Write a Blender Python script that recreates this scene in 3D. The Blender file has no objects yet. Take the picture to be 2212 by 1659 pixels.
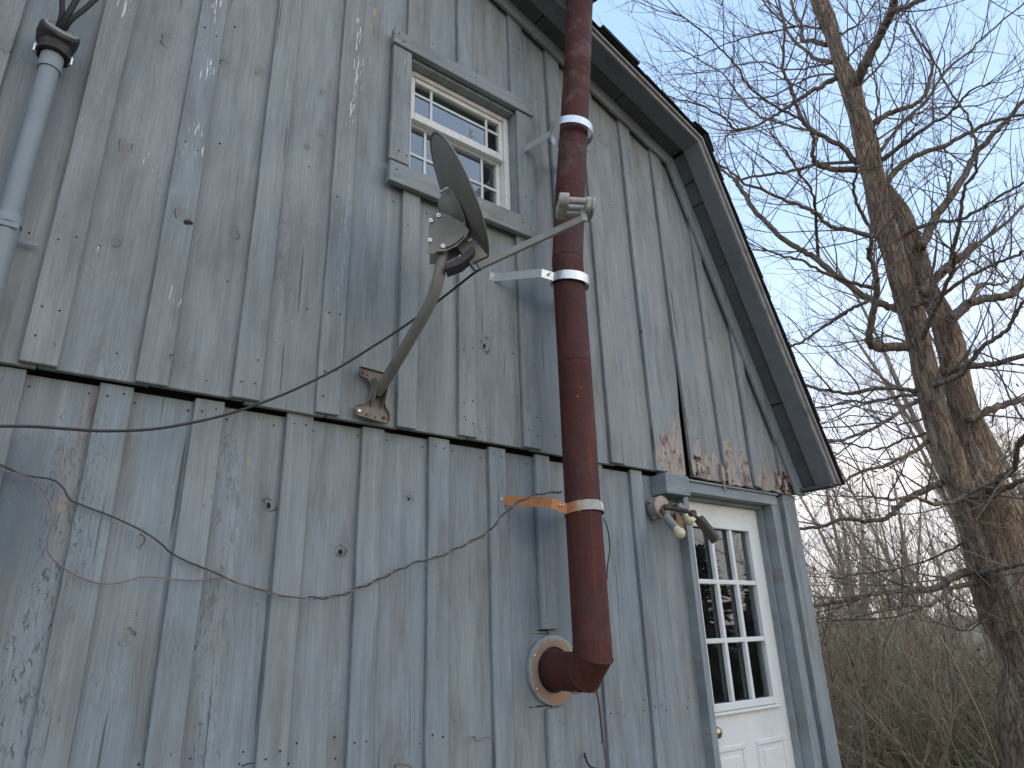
import bpy, math, random
from mathutils import Vector, Matrix

# ------------------------------------------------------------------ camera, world, sun, exposure
scene = bpy.context.scene
COL = scene.collection
R = ((0.79306, 0.189956, 0.578768), (-0.608337, 0.295852, 0.736477), (-0.031332, -0.936156, 0.350186))
FPX, CX, CY, CAMZ = 1455.0, 1106.0, 829.5, 1.55
cam_data = bpy.data.cameras.new('camera')
cam = bpy.data.objects.new('camera', cam_data)
COL.objects.link(cam)
cam.matrix_world = Matrix(((R[0][0], -R[0][1], -R[0][2], 0.0),
                           (R[1][0], -R[1][1], -R[1][2], 0.0),
                           (R[2][0], -R[2][1], -R[2][2], CAMZ),
                           (0, 0, 0, 1)))
cam_data.sensor_width = 36.0
cam_data.lens = 36.0 * FPX / 2212.0
cam_data.clip_start = 0.05
cam_data.clip_end = 2000.0
scene.camera = cam

SUN_DIR = Vector((0.30, -0.92, 0.25)).normalized()       # towards the veiled sun: behind the camera, to its right
world = bpy.data.worlds.new('World')
scene.world = world
world.use_nodes = True
wt = world.node_tree
bg = wt.nodes['Background']
sky = wt.nodes.new('ShaderNodeTexSky')
sky.sky_type = 'NISHITA'
sky.sun_disc = False
sky.sun_elevation = math.asin(SUN_DIR.z)
sky.sun_rotation = math.atan2(SUN_DIR.x, SUN_DIR.y)
sky.air_density = 1.0
sky.dust_density = 1.5
sky.ozone_density = 1.0
# thin high veil of evening cloud over the whole sky: pale at the horizon, blue overhead
tcw = wt.nodes.new('ShaderNodeTexCoord')
sepw = wt.nodes.new('ShaderNodeSeparateXYZ')
wt.links.new(tcw.outputs['Generated'], sepw.inputs[0])
nzw = wt.nodes.new('ShaderNodeTexNoise')
mpw = wt.nodes.new('ShaderNodeMapping')
mpw.inputs['Scale'].default_value = (1.3, 1.3, 4.5)
wt.links.new(tcw.outputs['Generated'], mpw.inputs[0])
wt.links.new(mpw.outputs[0], nzw.inputs['Vector'])
nzw.inputs['Scale'].default_value = 2.2
nzw.inputs['Detail'].default_value = 5.0
nzw.inputs['Roughness'].default_value = 0.6
mrw = wt.nodes.new('ShaderNodeMapRange')
mrw.inputs[1].default_value, mrw.inputs[2].default_value = 0.3, 0.7
mrw.inputs[3].default_value, mrw.inputs[4].default_value = -0.05, 0.05
wt.links.new(nzw.outputs[0], mrw.inputs[0])
adw = wt.nodes.new('ShaderNodeMath')
adw.operation = 'ADD'
wt.links.new(sepw.outputs[2], adw.inputs[0])
wt.links.new(mrw.outputs[0], adw.inputs[1])
rpw = wt.nodes.new('ShaderNodeValToRGB')
el = rpw.color_ramp.elements
el[0].position, el[0].color = 0.0, (0.84, 0.77, 0.76, 1)
el[1].position, el[1].color = 1.0, (0.30, 0.49, 0.82, 1)
for p_, c_ in ((0.09, (0.80, 0.77, 0.83)), (0.17, (0.95, 0.88, 0.87)), (0.27, (0.72, 0.79, 0.93)), (0.45, (0.50, 0.67, 0.93)), (0.68, (0.40, 0.58, 0.90))):
    e_ = el.new(p_)
    e_.color = (*c_, 1)
wt.links.new(adw.outputs[0], rpw.inputs[0])
scw = wt.nodes.new('ShaderNodeVectorMath')
scw.operation = 'SCALE'
scw.inputs['Scale'].default_value = 5.9
wt.links.new(rpw.outputs[0], scw.inputs[0])
mxw = wt.nodes.new('ShaderNodeMixRGB')
mxw.inputs[0].default_value = 0.85
wt.links.new(sky.outputs[0], mxw.inputs[1])
wt.links.new(scw.outputs[0], mxw.inputs[2])
wt.links.new(mxw.outputs[0], bg.inputs[0])
bg.inputs[1].default_value = 0.15

sun_data = bpy.data.lights.new('sun', 'SUN')
sun_data.energy = 0.55
sun_data.angle = math.radians(150)
sun_data.color = (1.0, 0.95, 0.88)
sun = bpy.data.objects.new('sun', sun_data)
COL.objects.link(sun)
sun.rotation_euler = SUN_DIR.to_track_quat('Z', 'Y').to_euler()

vs = scene.view_settings
vs.view_transform = 'Standard'
vs.look = 'None'
vs.exposure = 0.84
vs.gamma = 1.0
vs.use_curve_mapping = False

# ------------------------------------------------------------------ helpers
rng = random.Random(7)


def ray(x, y):
    a, b, c = x - CX, y - CY, FPX
    return Vector((R[0][0] * a + R[0][1] * b + R[0][2] * c,
                   R[1][0] * a + R[1][1] * b + R[1][2] * c,
                   R[2][0] * a + R[2][1] * b + R[2][2] * c))


def at(x, y, Y):
    """surveyed point: sight line through a photo point meets the plane at depth Y"""
    r = ray(x, y)
    t = Y / r.y
    return Vector((r.x * t, Y, r.z * t + CAMZ))


def far(x, y, rho):
    """surveyed point at a plan distance rho from the camera"""
    r = ray(x, y)
    t = rho / math.hypot(r.x, r.y)
    return Vector((r.x * t, r.y * t, r.z * t + CAMZ))


class MB:
    def __init__(self):
        self.v, self.f, self.uv = [], [], None

    def add(self, vs_, fs_):
        n = len(self.v)
        self.v += [tuple(p) for p in vs_]
        self.f += [tuple(i + n for i in q) for q in fs_]
        return self

    def box(self, x0, x1, y0, y1, z0, z1):
        return self.add([(x0, y0, z0), (x1, y0, z0), (x1, y1, z0), (x0, y1, z0),
                         (x0, y0, z1), (x1, y0, z1), (x1, y1, z1), (x0, y1, z1)],
                        [(0, 3, 2, 1), (4, 5, 6, 7), (0, 1, 5, 4), (1, 2, 6, 5), (2, 3, 7, 6), (3, 0, 4, 7)])

    def obox(self, c, ax, ay, az):
        """oriented box, half-axis vectors"""
        c = Vector(c)
        P = [c + sx * Vector(ax) + sy * Vector(ay) + sz * Vector(az)
             for sz in (-1, 1) for sx, sy in ((-1, -1), (1, -1), (1, 1), (-1, 1))]
        return self.add(P, [(0, 3, 2, 1), (4, 5, 6, 7), (0, 1, 5, 4), (1, 2, 6, 5), (2, 3, 7, 6), (3, 0, 4, 7)])

    def prism(self, poly, y0, y1):
        """XZ outline (counter-clockwise seen from -Y) extruded y0..y1"""
        n = len(poly)
        P = [(x, y0, z) for x, z in poly] + [(x, y1, z) for x, z in poly]
        F = [tuple(range(n)), tuple(range(2 * n - 1, n - 1, -1))]
        F += [(i, i + n, (i + 1) % n + n, (i + 1) % n) for i in range(n)]
        return self.add(P, F)

    def slab(self, pts, d):
        """planar polygon pts (3-D) extruded by vector d"""
        n = len(pts)
        d = Vector(d)
        P = [Vector(p) for p in pts] + [Vector(p) + d for p in pts]
        F = [tuple(range(n - 1, -1, -1)), tuple(range(n, 2 * n))]
        F += [(i, (i + 1) % n, (i + 1) % n + n, i + n) for i in range(n)]
        return self.add(P, F)

    def tube(self, pts, rad, sides=8, cap=True, wob=0.0, rg=None, squash=None):
        pts = [Vector(p) for p in pts]
        n = len(pts)
        if not isinstance(rad, (list, tuple)):
            rad = [rad] * n
        t0 = (pts[1] - pts[0]).normalized()
        ref = Vector((0, 0, 1)) if abs(t0.z) < 0.9 else Vector((1, 0, 0))
        u = t0.cross(ref).normalized()
        P, F = [], []
        for i in range(n):
            t = (pts[min(i + 1, n - 1)] - pts[max(i - 1, 0)])
            if t.length < 1e-9:
                t = t0
            t.normalize()
            u = (u - t * u.dot(t))
            if u.length < 1e-6:
                u = t.orthogonal()
            u.normalize()
            w = t.cross(u)
            for k in range(sides):
                a = 2 * math.pi * k / sides
                r = rad[i]
                if wob:
                    r *= 1 + wob * (rg.random() - 0.5)
                P.append(pts[i] + (u * math.cos(a) + w * math.sin(a)) * r)
        for i in range(n - 1):
            for k in range(sides):
                a, b = i * sides + k, i * sides + (k + 1) % sides
                F.append((a, b, b + sides, a + sides))
        if cap and sides > 2:
            F.append(tuple(range(sides - 1, -1, -1)))
            F.append(tuple((n - 1) * sides + k for k in range(sides)))
        return self.add(P, F)

    def cyl(self, p0, p1, r0, r1=None, sides=16):
        return self.tube([p0, p1], [r0, r0 if r1 is None else r1], sides)

    def lathe(self, c, axis, prof, sides=24):
        """prof: (along axis, radius) pairs"""
        c, axis = Vector(c), Vector(axis).normalized()
        u = axis.orthogonal().normalized()
        w = axis.cross(u)
        P, F = [], []
        for (s, r) in prof:
            for k in range(sides):
                a = 2 * math.pi * k / sides
                P.append(c + axis * s + (u * math.cos(a) + w * math.sin(a)) * max(r, 1e-5))
        for i in range(len(prof) - 1):
            for k in range(sides):
                a, b = i * sides + k, i * sides + (k + 1) % sides
                F.append((a, b, b + sides, a + sides))
        return self.add(P, F)

    def build(self, name, mat, parent=None, smooth=False, bevel=0.0, angle=None):
        me = bpy.data.meshes.new(name)
        me.from_pydata(self.v, [], self.f)
        if self.uv:
            lay = me.uv_layers.new(name='UVMap')
            for lp in me.loops:
                lay.data[lp.index].uv = self.uv[lp.vertex_index]
        if smooth:
            me.polygons.foreach_set('use_smooth', [True] * len(me.polygons))
            if angle:
                me.set_sharp_from_angle(angle=math.radians(angle))
        me.materials.append(mat)
        me.update()
        o = bpy.data.objects.new(name, me)
        COL.objects.link(o)
        if parent is not None:
            o.parent = parent
        if bevel:
            m = o.modifiers.new('edge', 'BEVEL')
            m.width = bevel
            m.segments = 1
            m.limit_method = 'ANGLE'
        return o


def tag(o, label=None, cat=None, group=None, kind=None):
    if label:
        o['label'] = label
    if cat:
        o['category'] = cat
    if group:
        o['group'] = group
    if kind:
        o['kind'] = kind
    return o


def empty(name, label=None, cat=None, group=None):
    o = bpy.data.objects.new(name, None)
    o.empty_display_size = 0.2
    COL.objects.link(o)
    return tag(o, label, cat, group)


def smooth_path(pts, sub=6):
    """Catmull-Rom through the points"""
    pts = [Vector(p) for p in pts]
    out = []
    for i in range(len(pts) - 1):
        p0 = pts[max(i - 1, 0)]
        p1, p2 = pts[i], pts[i + 1]
        p3 = pts[min(i + 2, len(pts) - 1)]
        for k in range(sub):
            t = k / sub
            out.append(0.5 * ((2 * p1) + (p2 - p0) * t + (2 * p0 - 5 * p1 + 4 * p2 - p3) * t * t
                              + (3 * p1 - p0 - 3 * p2 + p3) * t ** 3))
    out.append(pts[-1])
    return out


def sstep(a, b, x):
    t = min(1.0, max(0.0, (x - a) / (b - a)))
    return t * t * (3 - 2 * t)


# ------------------------------------------------------------------ material toolkit
class NT:
    def __init__(self, name):
        self.m = bpy.data.materials.new(name)
        self.m.use_nodes = True
        self.t = self.m.node_tree
        self.b = self.t.nodes['Principled BSDF']
        self.out = self.t.nodes['Material Output']

    def n(self, typ, **kw):
        nd = self.t.nodes.new('ShaderNode' + typ)
        for k, v in kw.items():
            setattr(nd, k, v)
        return nd

    def put(self, sock, v):
        if v is None:
            return
        if isinstance(v, bpy.types.NodeSocket):
            self.t.links.new(v, sock)
        elif isinstance(v, bpy.types.Node):
            self.t.links.new(v.outputs[0], sock)
        else:
            if isinstance(v, tuple) and len(v) == 3 and sock.type == 'RGBA':
                v = (*v, 1.0)
            sock.default_value = v

    def math(self, op, a, b=None, c=None, clamp=False):
        nd = self.n('Math', operation=op)
        nd.use_clamp = clamp
        for i, v in enumerate((a, b, c)):
            self.put(nd.inputs[i], v)
        return nd.outputs[0]

    def vmath(self, op, a, b=None):
        nd = self.n('VectorMath', operation=op)
        self.put(nd.inputs[0], a)
        self.put(nd.inputs[1], b)
        return nd.outputs['Value'] if op in ('LENGTH', 'DOT_PRODUCT') else nd.outputs[0]

    def mix(self, fac, a, b, mode='MIX'):
        nd = self.n('MixRGB', blend_type=mode)
        self.put(nd.inputs[0], fac)
        self.put(nd.inputs[1], a)
        self.put(nd.inputs[2], b)
        return nd.outputs[0]

    def noise(self, vec, scale, detail=2.0, rough=0.5, dist=0.0):
        nd = self.n('TexNoise')
        self.put(nd.inputs['Vector'], vec)
        nd.inputs['Scale'].default_value = scale
        nd.inputs['Detail'].default_value = detail
        nd.inputs['Roughness'].default_value = rough
        nd.inputs['Distortion'].default_value = dist
        return nd.outputs[0]

    def ramp(self, v, a, b, lo=0.0, hi=1.0, smooth=True):
        nd = self.n('MapRange', interpolation_type='SMOOTHSTEP' if smooth else 'LINEAR')
        self.put(nd.inputs[0], v)
        for i, q in enumerate((a, b, lo, hi)):
            self.put(nd.inputs[i + 1], q)
        return nd.outputs[0]

    def xyz(self, v):
        nd = self.n('SeparateXYZ')
        self.put(nd.inputs[0], v)
        return nd.outputs

    def comb(self, x, y, z):
        nd = self.n('CombineXYZ')
        for i, q in enumerate((x, y, z)):
            self.put(nd.inputs[i], q)
        return nd.outputs[0]

    def bump(self, h, strength=0.4, dist=0.002):
        nd = self.n('Bump')
        nd.inputs['Strength'].default_value = strength
        nd.inputs['Distance'].default_value = dist
        self.put(nd.inputs['Height'], h)
        self.t.links.new(nd.outputs[0], self.b.inputs['Normal'])

    def done(self, col, rough=0.7, metal=0.0, spec=0.4):
        self.put(self.b.inputs['Base Color'], col)
        self.put(self.b.inputs['Roughness'], rough)
        self.put(self.b.inputs['Metallic'], metal)
        self.put(self.b.inputs['Specular IOR Level'], spec)
        return self.m


GREY = (0.268, 0.284, 0.272)
GREY2 = (0.184, 0.196, 0.190)
BLUE = (0.220, 0.264, 0.290)


def painted_wood(name, grain='Z', bluish=0.35, feats=(), chips=0.0, wear=0.0, edge_blue=True):
    """weathered grey-blue paint on rough sawn boards. feats: (kind, x, z, rx, rz, amount) in metres on the wall"""
    k = NT(name)
    pos = k.n('NewGeometry').outputs['Position']
    rnd = k.n('ObjectInfo').outputs['Random']
    X, Y, Z = k.xyz(pos)
    if grain == 'X':
        X, Z = Z, X
    r50 = k.math('MULTIPLY', rnd, 53.0)
    r9 = k.math('MULTIPLY', rnd, 9.7)
    a, l = k.math('ADD', X, r9), Z                                    # across / along the grain
    base = k.comb(a, r50, l)
    m1 = k.noise(k.vmath('MULTIPLY', base, (1.6, 1, 0.8)), 1.7, 3, 0.6)
    m2 = k.noise(k.vmath('MULTIPLY', base, (4.0, 1, 0.9)), 2.6, 4, 0.62)
    col = k.mix(k.ramp(m1, 0.34, 0.66, bluish - 0.3, bluish + 0.4, False), GREY, BLUE)
    col = k.mix(k.ramp(m2, 0.44, 0.72, 0.0, 0.85), col, GREY2)
    col = k.mix(k.ramp(m2, 0.50, 0.24, 0.0, 0.35), col, (0.31, 0.33, 0.322))
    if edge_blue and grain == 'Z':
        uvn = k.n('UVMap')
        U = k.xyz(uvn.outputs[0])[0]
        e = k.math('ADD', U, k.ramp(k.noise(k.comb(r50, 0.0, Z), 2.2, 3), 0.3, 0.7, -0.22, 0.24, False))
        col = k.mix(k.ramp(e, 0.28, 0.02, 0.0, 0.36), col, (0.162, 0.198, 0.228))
    # streaks and fine saw grain
    st = k.noise(k.comb(k.math('MULTIPLY', a, 16.0), r50, k.math('MULTIPLY', l, 0.9)), 1.6, 3, 0.6)
    fine = k.noise(k.comb(k.math('MULTIPLY', a, 150.0), r50, k.math('MULTIPLY', l, 4.0)), 1.5, 3, 0.65)
    warp = k.noise(k.comb(k.math('MULTIPLY', a, 5.0), r50, k.math('MULTIPLY', l, 0.75)), 1.3, 2, 0.5)
    ringc = k.math('ADD', k.math('MULTIPLY', a, 95.0), k.math('MULTIPLY', warp, 42.0))
    ringm = k.ramp(k.noise(base, 2.3, 2), 0.46, 0.70)
    for (kind, x, z, rx, rz, amt) in feats:
        if kind == 'knot':
            dx = k.math('DIVIDE', k.math('SUBTRACT', k.xyz(pos)[0], x), rx)
            dz = k.math('DIVIDE', k.math('SUBTRACT', k.xyz(pos)[2], z), rz * 1.3)
            g = k.math('EXPONENT', k.math('MULTIPLY', k.math('ADD', k.math('MULTIPLY', dx, dx), k.math('MULTIPLY', dz, dz)), -0.45))
            ringc = k.math('ADD', ringc, k.math('MULTIPLY', g, 7.0 + 160.0 * rx))
            ringm = k.math('MAXIMUM', ringm, k.ramp(g, 0.03, 0.35))
    ring = k.math('PINGPONG', ringc, 0.5)
    col = k.mix(1.0, col, k.comb(*[k.ramp(st, 0.28, 0.72, 0.86, 1.11, False)] * 3), 'MULTIPLY')
    col = k.mix(1.0, col, k.comb(*[k.ramp(fine, 0.30, 0.68, 0.79, 1.11, False)] * 3), 'MULTIPLY')
    rd = k.math('MULTIPLY', k.ramp(ring, 0.20, 0.02), k.math('MULTIPLY', ringm, k.ramp(fine, 0.36, 0.60, 0.25, 1.0, False)))
    col = k.mix(k.math('MULTIPLY', rd, 0.32), col, (0.085, 0.09, 0.095))
    # hairline checks running with the grain
    chk = k.noise(k.comb(k.math('MULTIPLY', a, 70.0), r50, k.math('MULTIPLY', l, 1.3)), 1.0, 1)
    chm = k.math('MULTIPLY', k.ramp(chk, 0.735, 0.765), 0.6)
    col = k.mix(chm, col, (0.035, 0.035, 0.037))
    # bare or white flecks where the coat has let go along the grain
    flk = k.noise(k.comb(k.math('MULTIPLY', a, 120.0), r50, k.math('MULTIPLY', l, 16.0)), 1.0, 2, 0.6)
    area = k.noise(k.vmath('MULTIPLY', base, (3, 1, 1)), 1.3, 2)
    thr = k.math('SUBTRACT', 0.79 - 0.10 * chips, k.ramp(area, 0.40, 0.75, 0.0, 0.06))
    wh = k.math('MULTIPLY', k.math('GREATER_THAN', flk, thr), 0.75)
    col = k.mix(wh, col, (0.50, 0.51, 0.50))
    drk = k.noise(k.comb(k.math('MULTIPLY', a, 85.0), k.math('ADD', r50, 3.0), k.math('MULTIPLY', l, 22.0)), 1.0, 1)
    col = k.mix(k.math('MULTIPLY', k.math('GREATER_THAN', drk, 0.80), 0.7), col, (0.06, 0.05, 0.05))
    if wear:
        wn = k.noise(k.comb(k.math('MULTIPLY', a, 22.0), r50, k.math('MULTIPLY', l, 3.0)), 1.5, 4, 0.65)
        col = k.mix(k.ramp(wn, 0.62 - 0.1 * wear, 0.70, 0.0, 0.8), col, (0.20, 0.175, 0.15))
    height = k.math('ADD', k.math('MULTIPLY', fine, 0.6), k.math('MULTIPLY', rd, -0.7))
    height = k.math('ADD', height, k.math('MULTIPLY', chm, -2.0))
    # placed marks
    jit = k.noise(pos, 34.0, 3, 0.6)
    for (kind, x, z, rx, rz, amt) in feats:
        px_, pz_ = (k.xyz(pos)[0], k.xyz(pos)[2])
        dx = k.math('DIVIDE', k.math('SUBTRACT', px_, x), rx)
        dz = k.math('DIVIDE', k.math('SUBTRACT', pz_, z), rz)
        d = k.math('SQRT', k.math('ADD', k.math('MULTIPLY', dx, dx), k.math('MULTIPLY', dz, dz)))
        if kind == 'knot':
            dj = k.math('ADD', d, k.ramp(jit, 0.3, 0.7, -0.40, 0.40, False))
            col = k.mix(k.ramp(dj, 1.25, 0.45, 0.0, 0.30), col, GREY2)
            core = k.ramp(dj, 0.62, 0.30)
            col = k.mix(k.math('MULTIPLY', core, 0.25 + 0.40 * amt), col, (0.20, 0.17, 0.13))
            rim = k.math('MULTIPLY', k.ramp(dj, 0.62, 0.80), k.ramp(dj, 1.02, 0.86))
            rim = k.math('MULTIPLY', rim, k.ramp(k.noise(pos, 21.0, 2), 0.42, 0.60))
            col = k.mix(k.math('MULTIPLY', rim, 0.75), col, (0.05, 0.046, 0.045))
            height = k.math('ADD', height, k.math('MULTIPLY', rim, -1.5))
        elif kind == 'hole':
            dj = k.math('ADD', d, k.ramp(jit, 0.3, 0.7, -0.45, 0.45, False))
            col = k.mix(k.ramp(dj, 1.0, 0.75), col, (0.012, 0.011, 0.011))
        elif kind == 'chip':
            m = k.ramp(k.math('ADD', d, k.ramp(area, 0.3, 0.7, -0.3, 0.3, False)), 1.15, 0.35)
            f2 = k.noise(k.comb(k.math('MULTIPLY', a, 120.0), r50, k.math('MULTIPLY', l, 9.0)), 1.3, 2, 0.55)
            c = k.math('GREATER_THAN', f2, k.math('SUBTRACT', 0.86, k.math('MULTIPLY', m, 0.30 * amt)))
            col = k.mix(c, col, (0.62, 0.63, 0.62))
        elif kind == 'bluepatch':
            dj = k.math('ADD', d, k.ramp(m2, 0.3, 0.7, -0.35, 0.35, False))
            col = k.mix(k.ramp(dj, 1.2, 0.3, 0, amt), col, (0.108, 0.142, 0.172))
        elif kind == 'rust':
            f2 = k.noise(k.comb(k.math('MULTIPLY', a, 110.0), r50, k.math('MULTIPLY', l, 7.0)), 1.3, 3, 0.6)
            m = k.math('MULTIPLY', k.ramp(d, 1.1, 0.3), k.ramp(f2, 0.46, 0.62))
            col = k.mix(k.math('MULTIPLY', m, amt), col, (0.20, 0.105, 0.05))
        elif kind == 'tan':
            dj = k.math('ADD', d, k.ramp(jit, 0.3, 0.7, -0.4, 0.4, False))
            col = k.mix(k.math('MULTIPLY', k.ramp(dj, 1.0, 0.7), amt * 0.7), col, (0.42, 0.31, 0.19))
        elif kind == 'crackle':
            f2 = k.noise(k.comb(k.math('ADD', k.math('MULTIPLY', a, 120.0), k.math('MULTIPLY', jit, 5.0)), r50, k.math('MULTIPLY', l, 15.0)), 1.0, 3, 0.65)
            w_ = k.math('MULTIPLY', k.ramp(f2, 0.575, 0.625), k.ramp(k.math('ADD', d, k.ramp(m2, .3, .7, -.5, .5, False)), 1.0, 0.35))
            col = k.mix(k.math('MULTIPLY', w_, amt * 0.42), col, (0.095, 0.078, 0.072))
            height = k.math('ADD', height, k.math('MULTIPLY', w_, -3.0))
        elif kind == 'rot':
            edge = k.noise(k.comb(k.math('MULTIPLY', a, 26.0), r50, k.math('MULTIPLY', l, 6.0)), 1.4, 4, 0.65)
            dj = k.math('ADD', d, k.ramp(edge, 0.3, 0.7, -0.55, 0.55, False))
            m = k.ramp(dj, 1.02, 0.92)
            f2 = k.noise(k.comb(k.math('MULTIPLY', a, 70.0), r50, k.math('MULTIPLY', l, 6.0)), 1.5, 4, 0.65)
            wc = k.mix(k.ramp(f2, 0.30, 0.54), (0.17, 0.115, 0.085), (0.37, 0.325, 0.285))
            wc = k.mix(k.ramp(k.noise(pos, 17.0, 3), 0.56, 0.70, 0, 0.75), wc, (0.13, 0.058, 0.036))
            wc = k.mix(k.ramp(k.noise(pos, 26.0, 3), 0.62, 0.72, 0, 0.85), wc, (0.03, 0.02, 0.016))
            col = k.mix(k.math('MULTIPLY', m, amt), col, wc)
            height = k.math('ADD', height, k.math('MULTIPLY', m, k.math('SUBTRACT', k.math('MULTIPLY', f2, 3.0), 3.0)))
        elif kind == 'redrot':
            dj = k.math('ADD', d, k.ramp(jit, 0.3, 0.7, -0.5, 0.5, False))
            f2 = k.noise(pos, 60.0, 3)
            wc = k.mix(k.ramp(f2, 0.4, 0.62), (0.035, 0.014, 0.010), (0.155, 0.048, 0.024))
            col = k.mix(k.ramp(dj, 1.0, 0.9, 0, amt), col, wc)
            height = k.math('ADD', height, k.math('MULTIPLY', k.ramp(dj, 1.0, 0.8), -4.0))
    k.bump(height, 0.55, 0.0028)
    return k.done(col, k.ramp(fine, 0.3, 0.7, 0.62, 0.84, False), 0.0, 0.30)


def plain(name, col, rough=0.6, metal=0.0, var=0.12, scale=20.0, bump=0.0, spec=0.4, dirt=None, dirt_amt=0.6, stretch=(1, 1, 1)):
    k = NT(name)
    pos = k.n('NewGeometry').outputs['Position']
    rnd = k.n('ObjectInfo').outputs['Random']
    v = k.vmath('ADD', k.vmath('MULTIPLY', pos, stretch), k.comb(k.math('MULTIPLY', rnd, 31.0), 0.0, 0.0))
    n1 = k.noise(v, scale, 4, 0.6)
    c = k.mix(1.0, col, k.comb(*[k.ramp(n1, 0.25, 0.75, 1 - var, 1 + var, False)] * 3), 'MULTIPLY')
    if dirt:
        n2 = k.noise(v, scale * 0.6, 5, 0.65)
        c = k.mix(k.ramp(n2, 0.50, 0.70, 0.0, dirt_amt), c, dirt)
    if bump:
        k.bump(k.noise(v, scale * 3, 4, 0.6), 0.5, bump)
    return k.done(c, rough, metal, spec)


def glass_mat(name, grime=0.05, boost=2.3):
    k = NT(name)
    pos = k.n('NewGeometry').outputs['Position']
    fr = k.n('Fresnel')
    fr.inputs[0].default_value = 1.52
    gl = k.n('BsdfGlossy')
    gl.inputs['Roughness'].default_value = 0.015
    gl.inputs['Color'].default_value = (0.93, 0.97, 1.0, 1)
    tr = k.n('BsdfTransparent')
    tr.inputs['Color'].default_value = (0.78, 0.82, 0.82, 1)
    df = k.n('BsdfDiffuse')
    df.inputs['Color'].default_value = (0.30, 0.30, 0.28, 1)
    m1 = k.n('MixShader')
    k.put(m1.inputs[0], k.math('MULTIPLY', fr.outputs[0], boost, clamp=True))   # both faces of a double pane reflect
    k.t.links.new(tr.outputs[0], m1.inputs[1])
    k.t.links.new(gl.outputs[0], m1.inputs[2])
    m2 = k.n('MixShader')
    k.put(m2.inputs[0], k.ramp(k.noise(pos, 9.0, 5, 0.7), 0.45, 0.75, grime * 0.3, grime))
    k.t.links.new(m1.outputs[0], m2.inputs[1])
    k.t.links.new(df.outputs[0], m2.inputs[2])
    k.t.links.new(m2.outputs[0], k.out.inputs[0])
    return k.m


M = {}
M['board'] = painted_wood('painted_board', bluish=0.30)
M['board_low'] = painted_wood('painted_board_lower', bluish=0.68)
M['batten'] = painted_wood('painted_batten', bluish=0.36, edge_blue=False)
M['batten_low'] = painted_wood('painted_batten_lower', bluish=0.70, edge_blue=False)
M['trim_h'] = painted_wood('weathered_trim_across', grain='X', bluish=0.25, chips=0.5, wear=0.6, edge_blue=False)
M['trim_v'] = painted_wood('weathered_trim_upright', bluish=0.28, chips=0.3, wear=0.3, edge_blue=False)
M['casing_h'] = painted_wood('door_casing_across', grain='X', bluish=0.6, chips=0.2, edge_blue=False)
M['casing_v'] = painted_wood('door_casing_upright', bluish=0.62, chips=0.2, wear=0.15, edge_blue=False)
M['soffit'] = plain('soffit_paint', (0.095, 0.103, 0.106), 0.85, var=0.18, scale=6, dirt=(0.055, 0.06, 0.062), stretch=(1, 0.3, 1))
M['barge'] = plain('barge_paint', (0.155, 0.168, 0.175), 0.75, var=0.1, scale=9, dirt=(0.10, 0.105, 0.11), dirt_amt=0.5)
M['drip'] = plain('drip_edge_wood', (0.26, 0.25, 0.24), 0.75, var=0.25, scale=14, dirt=(0.08, 0.07, 0.065))
M['shingle'] = plain('asphalt_shingle', (0.035, 0.032, 0.03), 0.95, var=0.35, scale=90, bump=0.002, spec=0.2)
M['dark'] = plain('dark_deck_and_backing', (0.02, 0.018, 0.016), 0.95, var=0.3, scale=8)
M['vinyl'] = plain('white_vinyl', (0.66, 0.66, 0.62), 0.45, var=0.07, scale=25, dirt=(0.44, 0.43, 0.38), dirt_amt=0.5)
M['muntin'] = plain('pale_muntin', (0.56, 0.62, 0.60), 0.5, var=0.05, scale=30)
M['doorwhite'] = plain('white_door_paint', (0.66, 0.68, 0.66), 0.5, var=0.05, scale=7, dirt=(0.50, 0.51, 0.47), dirt_amt=0.45)
M['glass'] = glass_mat('window_glass', 0.05, 3.3)
M['door_glass'] = glass_mat('door_glass', 0.03, 1.7)
M['room'] = plain('room_brown', (0.055, 0.036, 0.026), 0.9, var=0.2, scale=6)
M['blind'] = plain('room_blind', (0.028, 0.027, 0.024), 0.8, var=0.1, scale=12)
M['brass'] = plain('worn_brass', (0.42, 0.34, 0.22), 0.32, 1.0, var=0.15, scale=60)
M['zinc'] = plain('galvanised_steel', (0.62, 0.64, 0.64), 0.38, 0.85, var=0.12, scale=45)
M['zincarm'] = plain('dull_galvanised_arm', (0.40, 0.42, 0.41), 0.6, 0.35, var=0.08, scale=30, dirt=(0.33, 0.35, 0.34))
M['dish'] = plain('dish_grey_paint', (0.205, 0.202, 0.182), 0.75, 0.0, var=0.10, scale=11, dirt=(0.15, 0.145, 0.128))
M['mast'] = plain('mast_grey', (0.20, 0.20, 0.18), 0.5, 0.1, var=0.14, scale=9, dirt=(0.13, 0.12, 0.10))
M['foot'] = plain('rusty_foot', (0.19, 0.165, 0.14), 0.65, 0.2, var=0.25, scale=26, dirt=(0.115, 0.08, 0.06))
M['lnb'] = plain('lnb_plastic', (0.40, 0.39, 0.35), 0.6, var=0.12, scale=30, dirt=(0.20, 0.20, 0.16))
M['bolt'] = plain('bright_bolt', (0.65, 0.62, 0.58), 0.35, 0.9, var=0.2, scale=90)
M['rustbolt'] = plain('rusty_bolt', (0.12, 0.05, 0.035), 0.8, 0.2, var=0.3, scale=90)
M['nail'] = plain('nail_head', (0.035, 0.028, 0.026), 0.8, 0.2, var=0.4, scale=50)
M['cable'] = plain('black_cable', (0.035, 0.034, 0.034), 0.6, var=0.25, scale=30, dirt=(0.06, 0.057, 0.055))
M['darkwire'] = plain('dark_wire', (0.055, 0.048, 0.045), 0.55, var=0.3, scale=20, dirt=(0.10, 0.065, 0.05))
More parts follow.
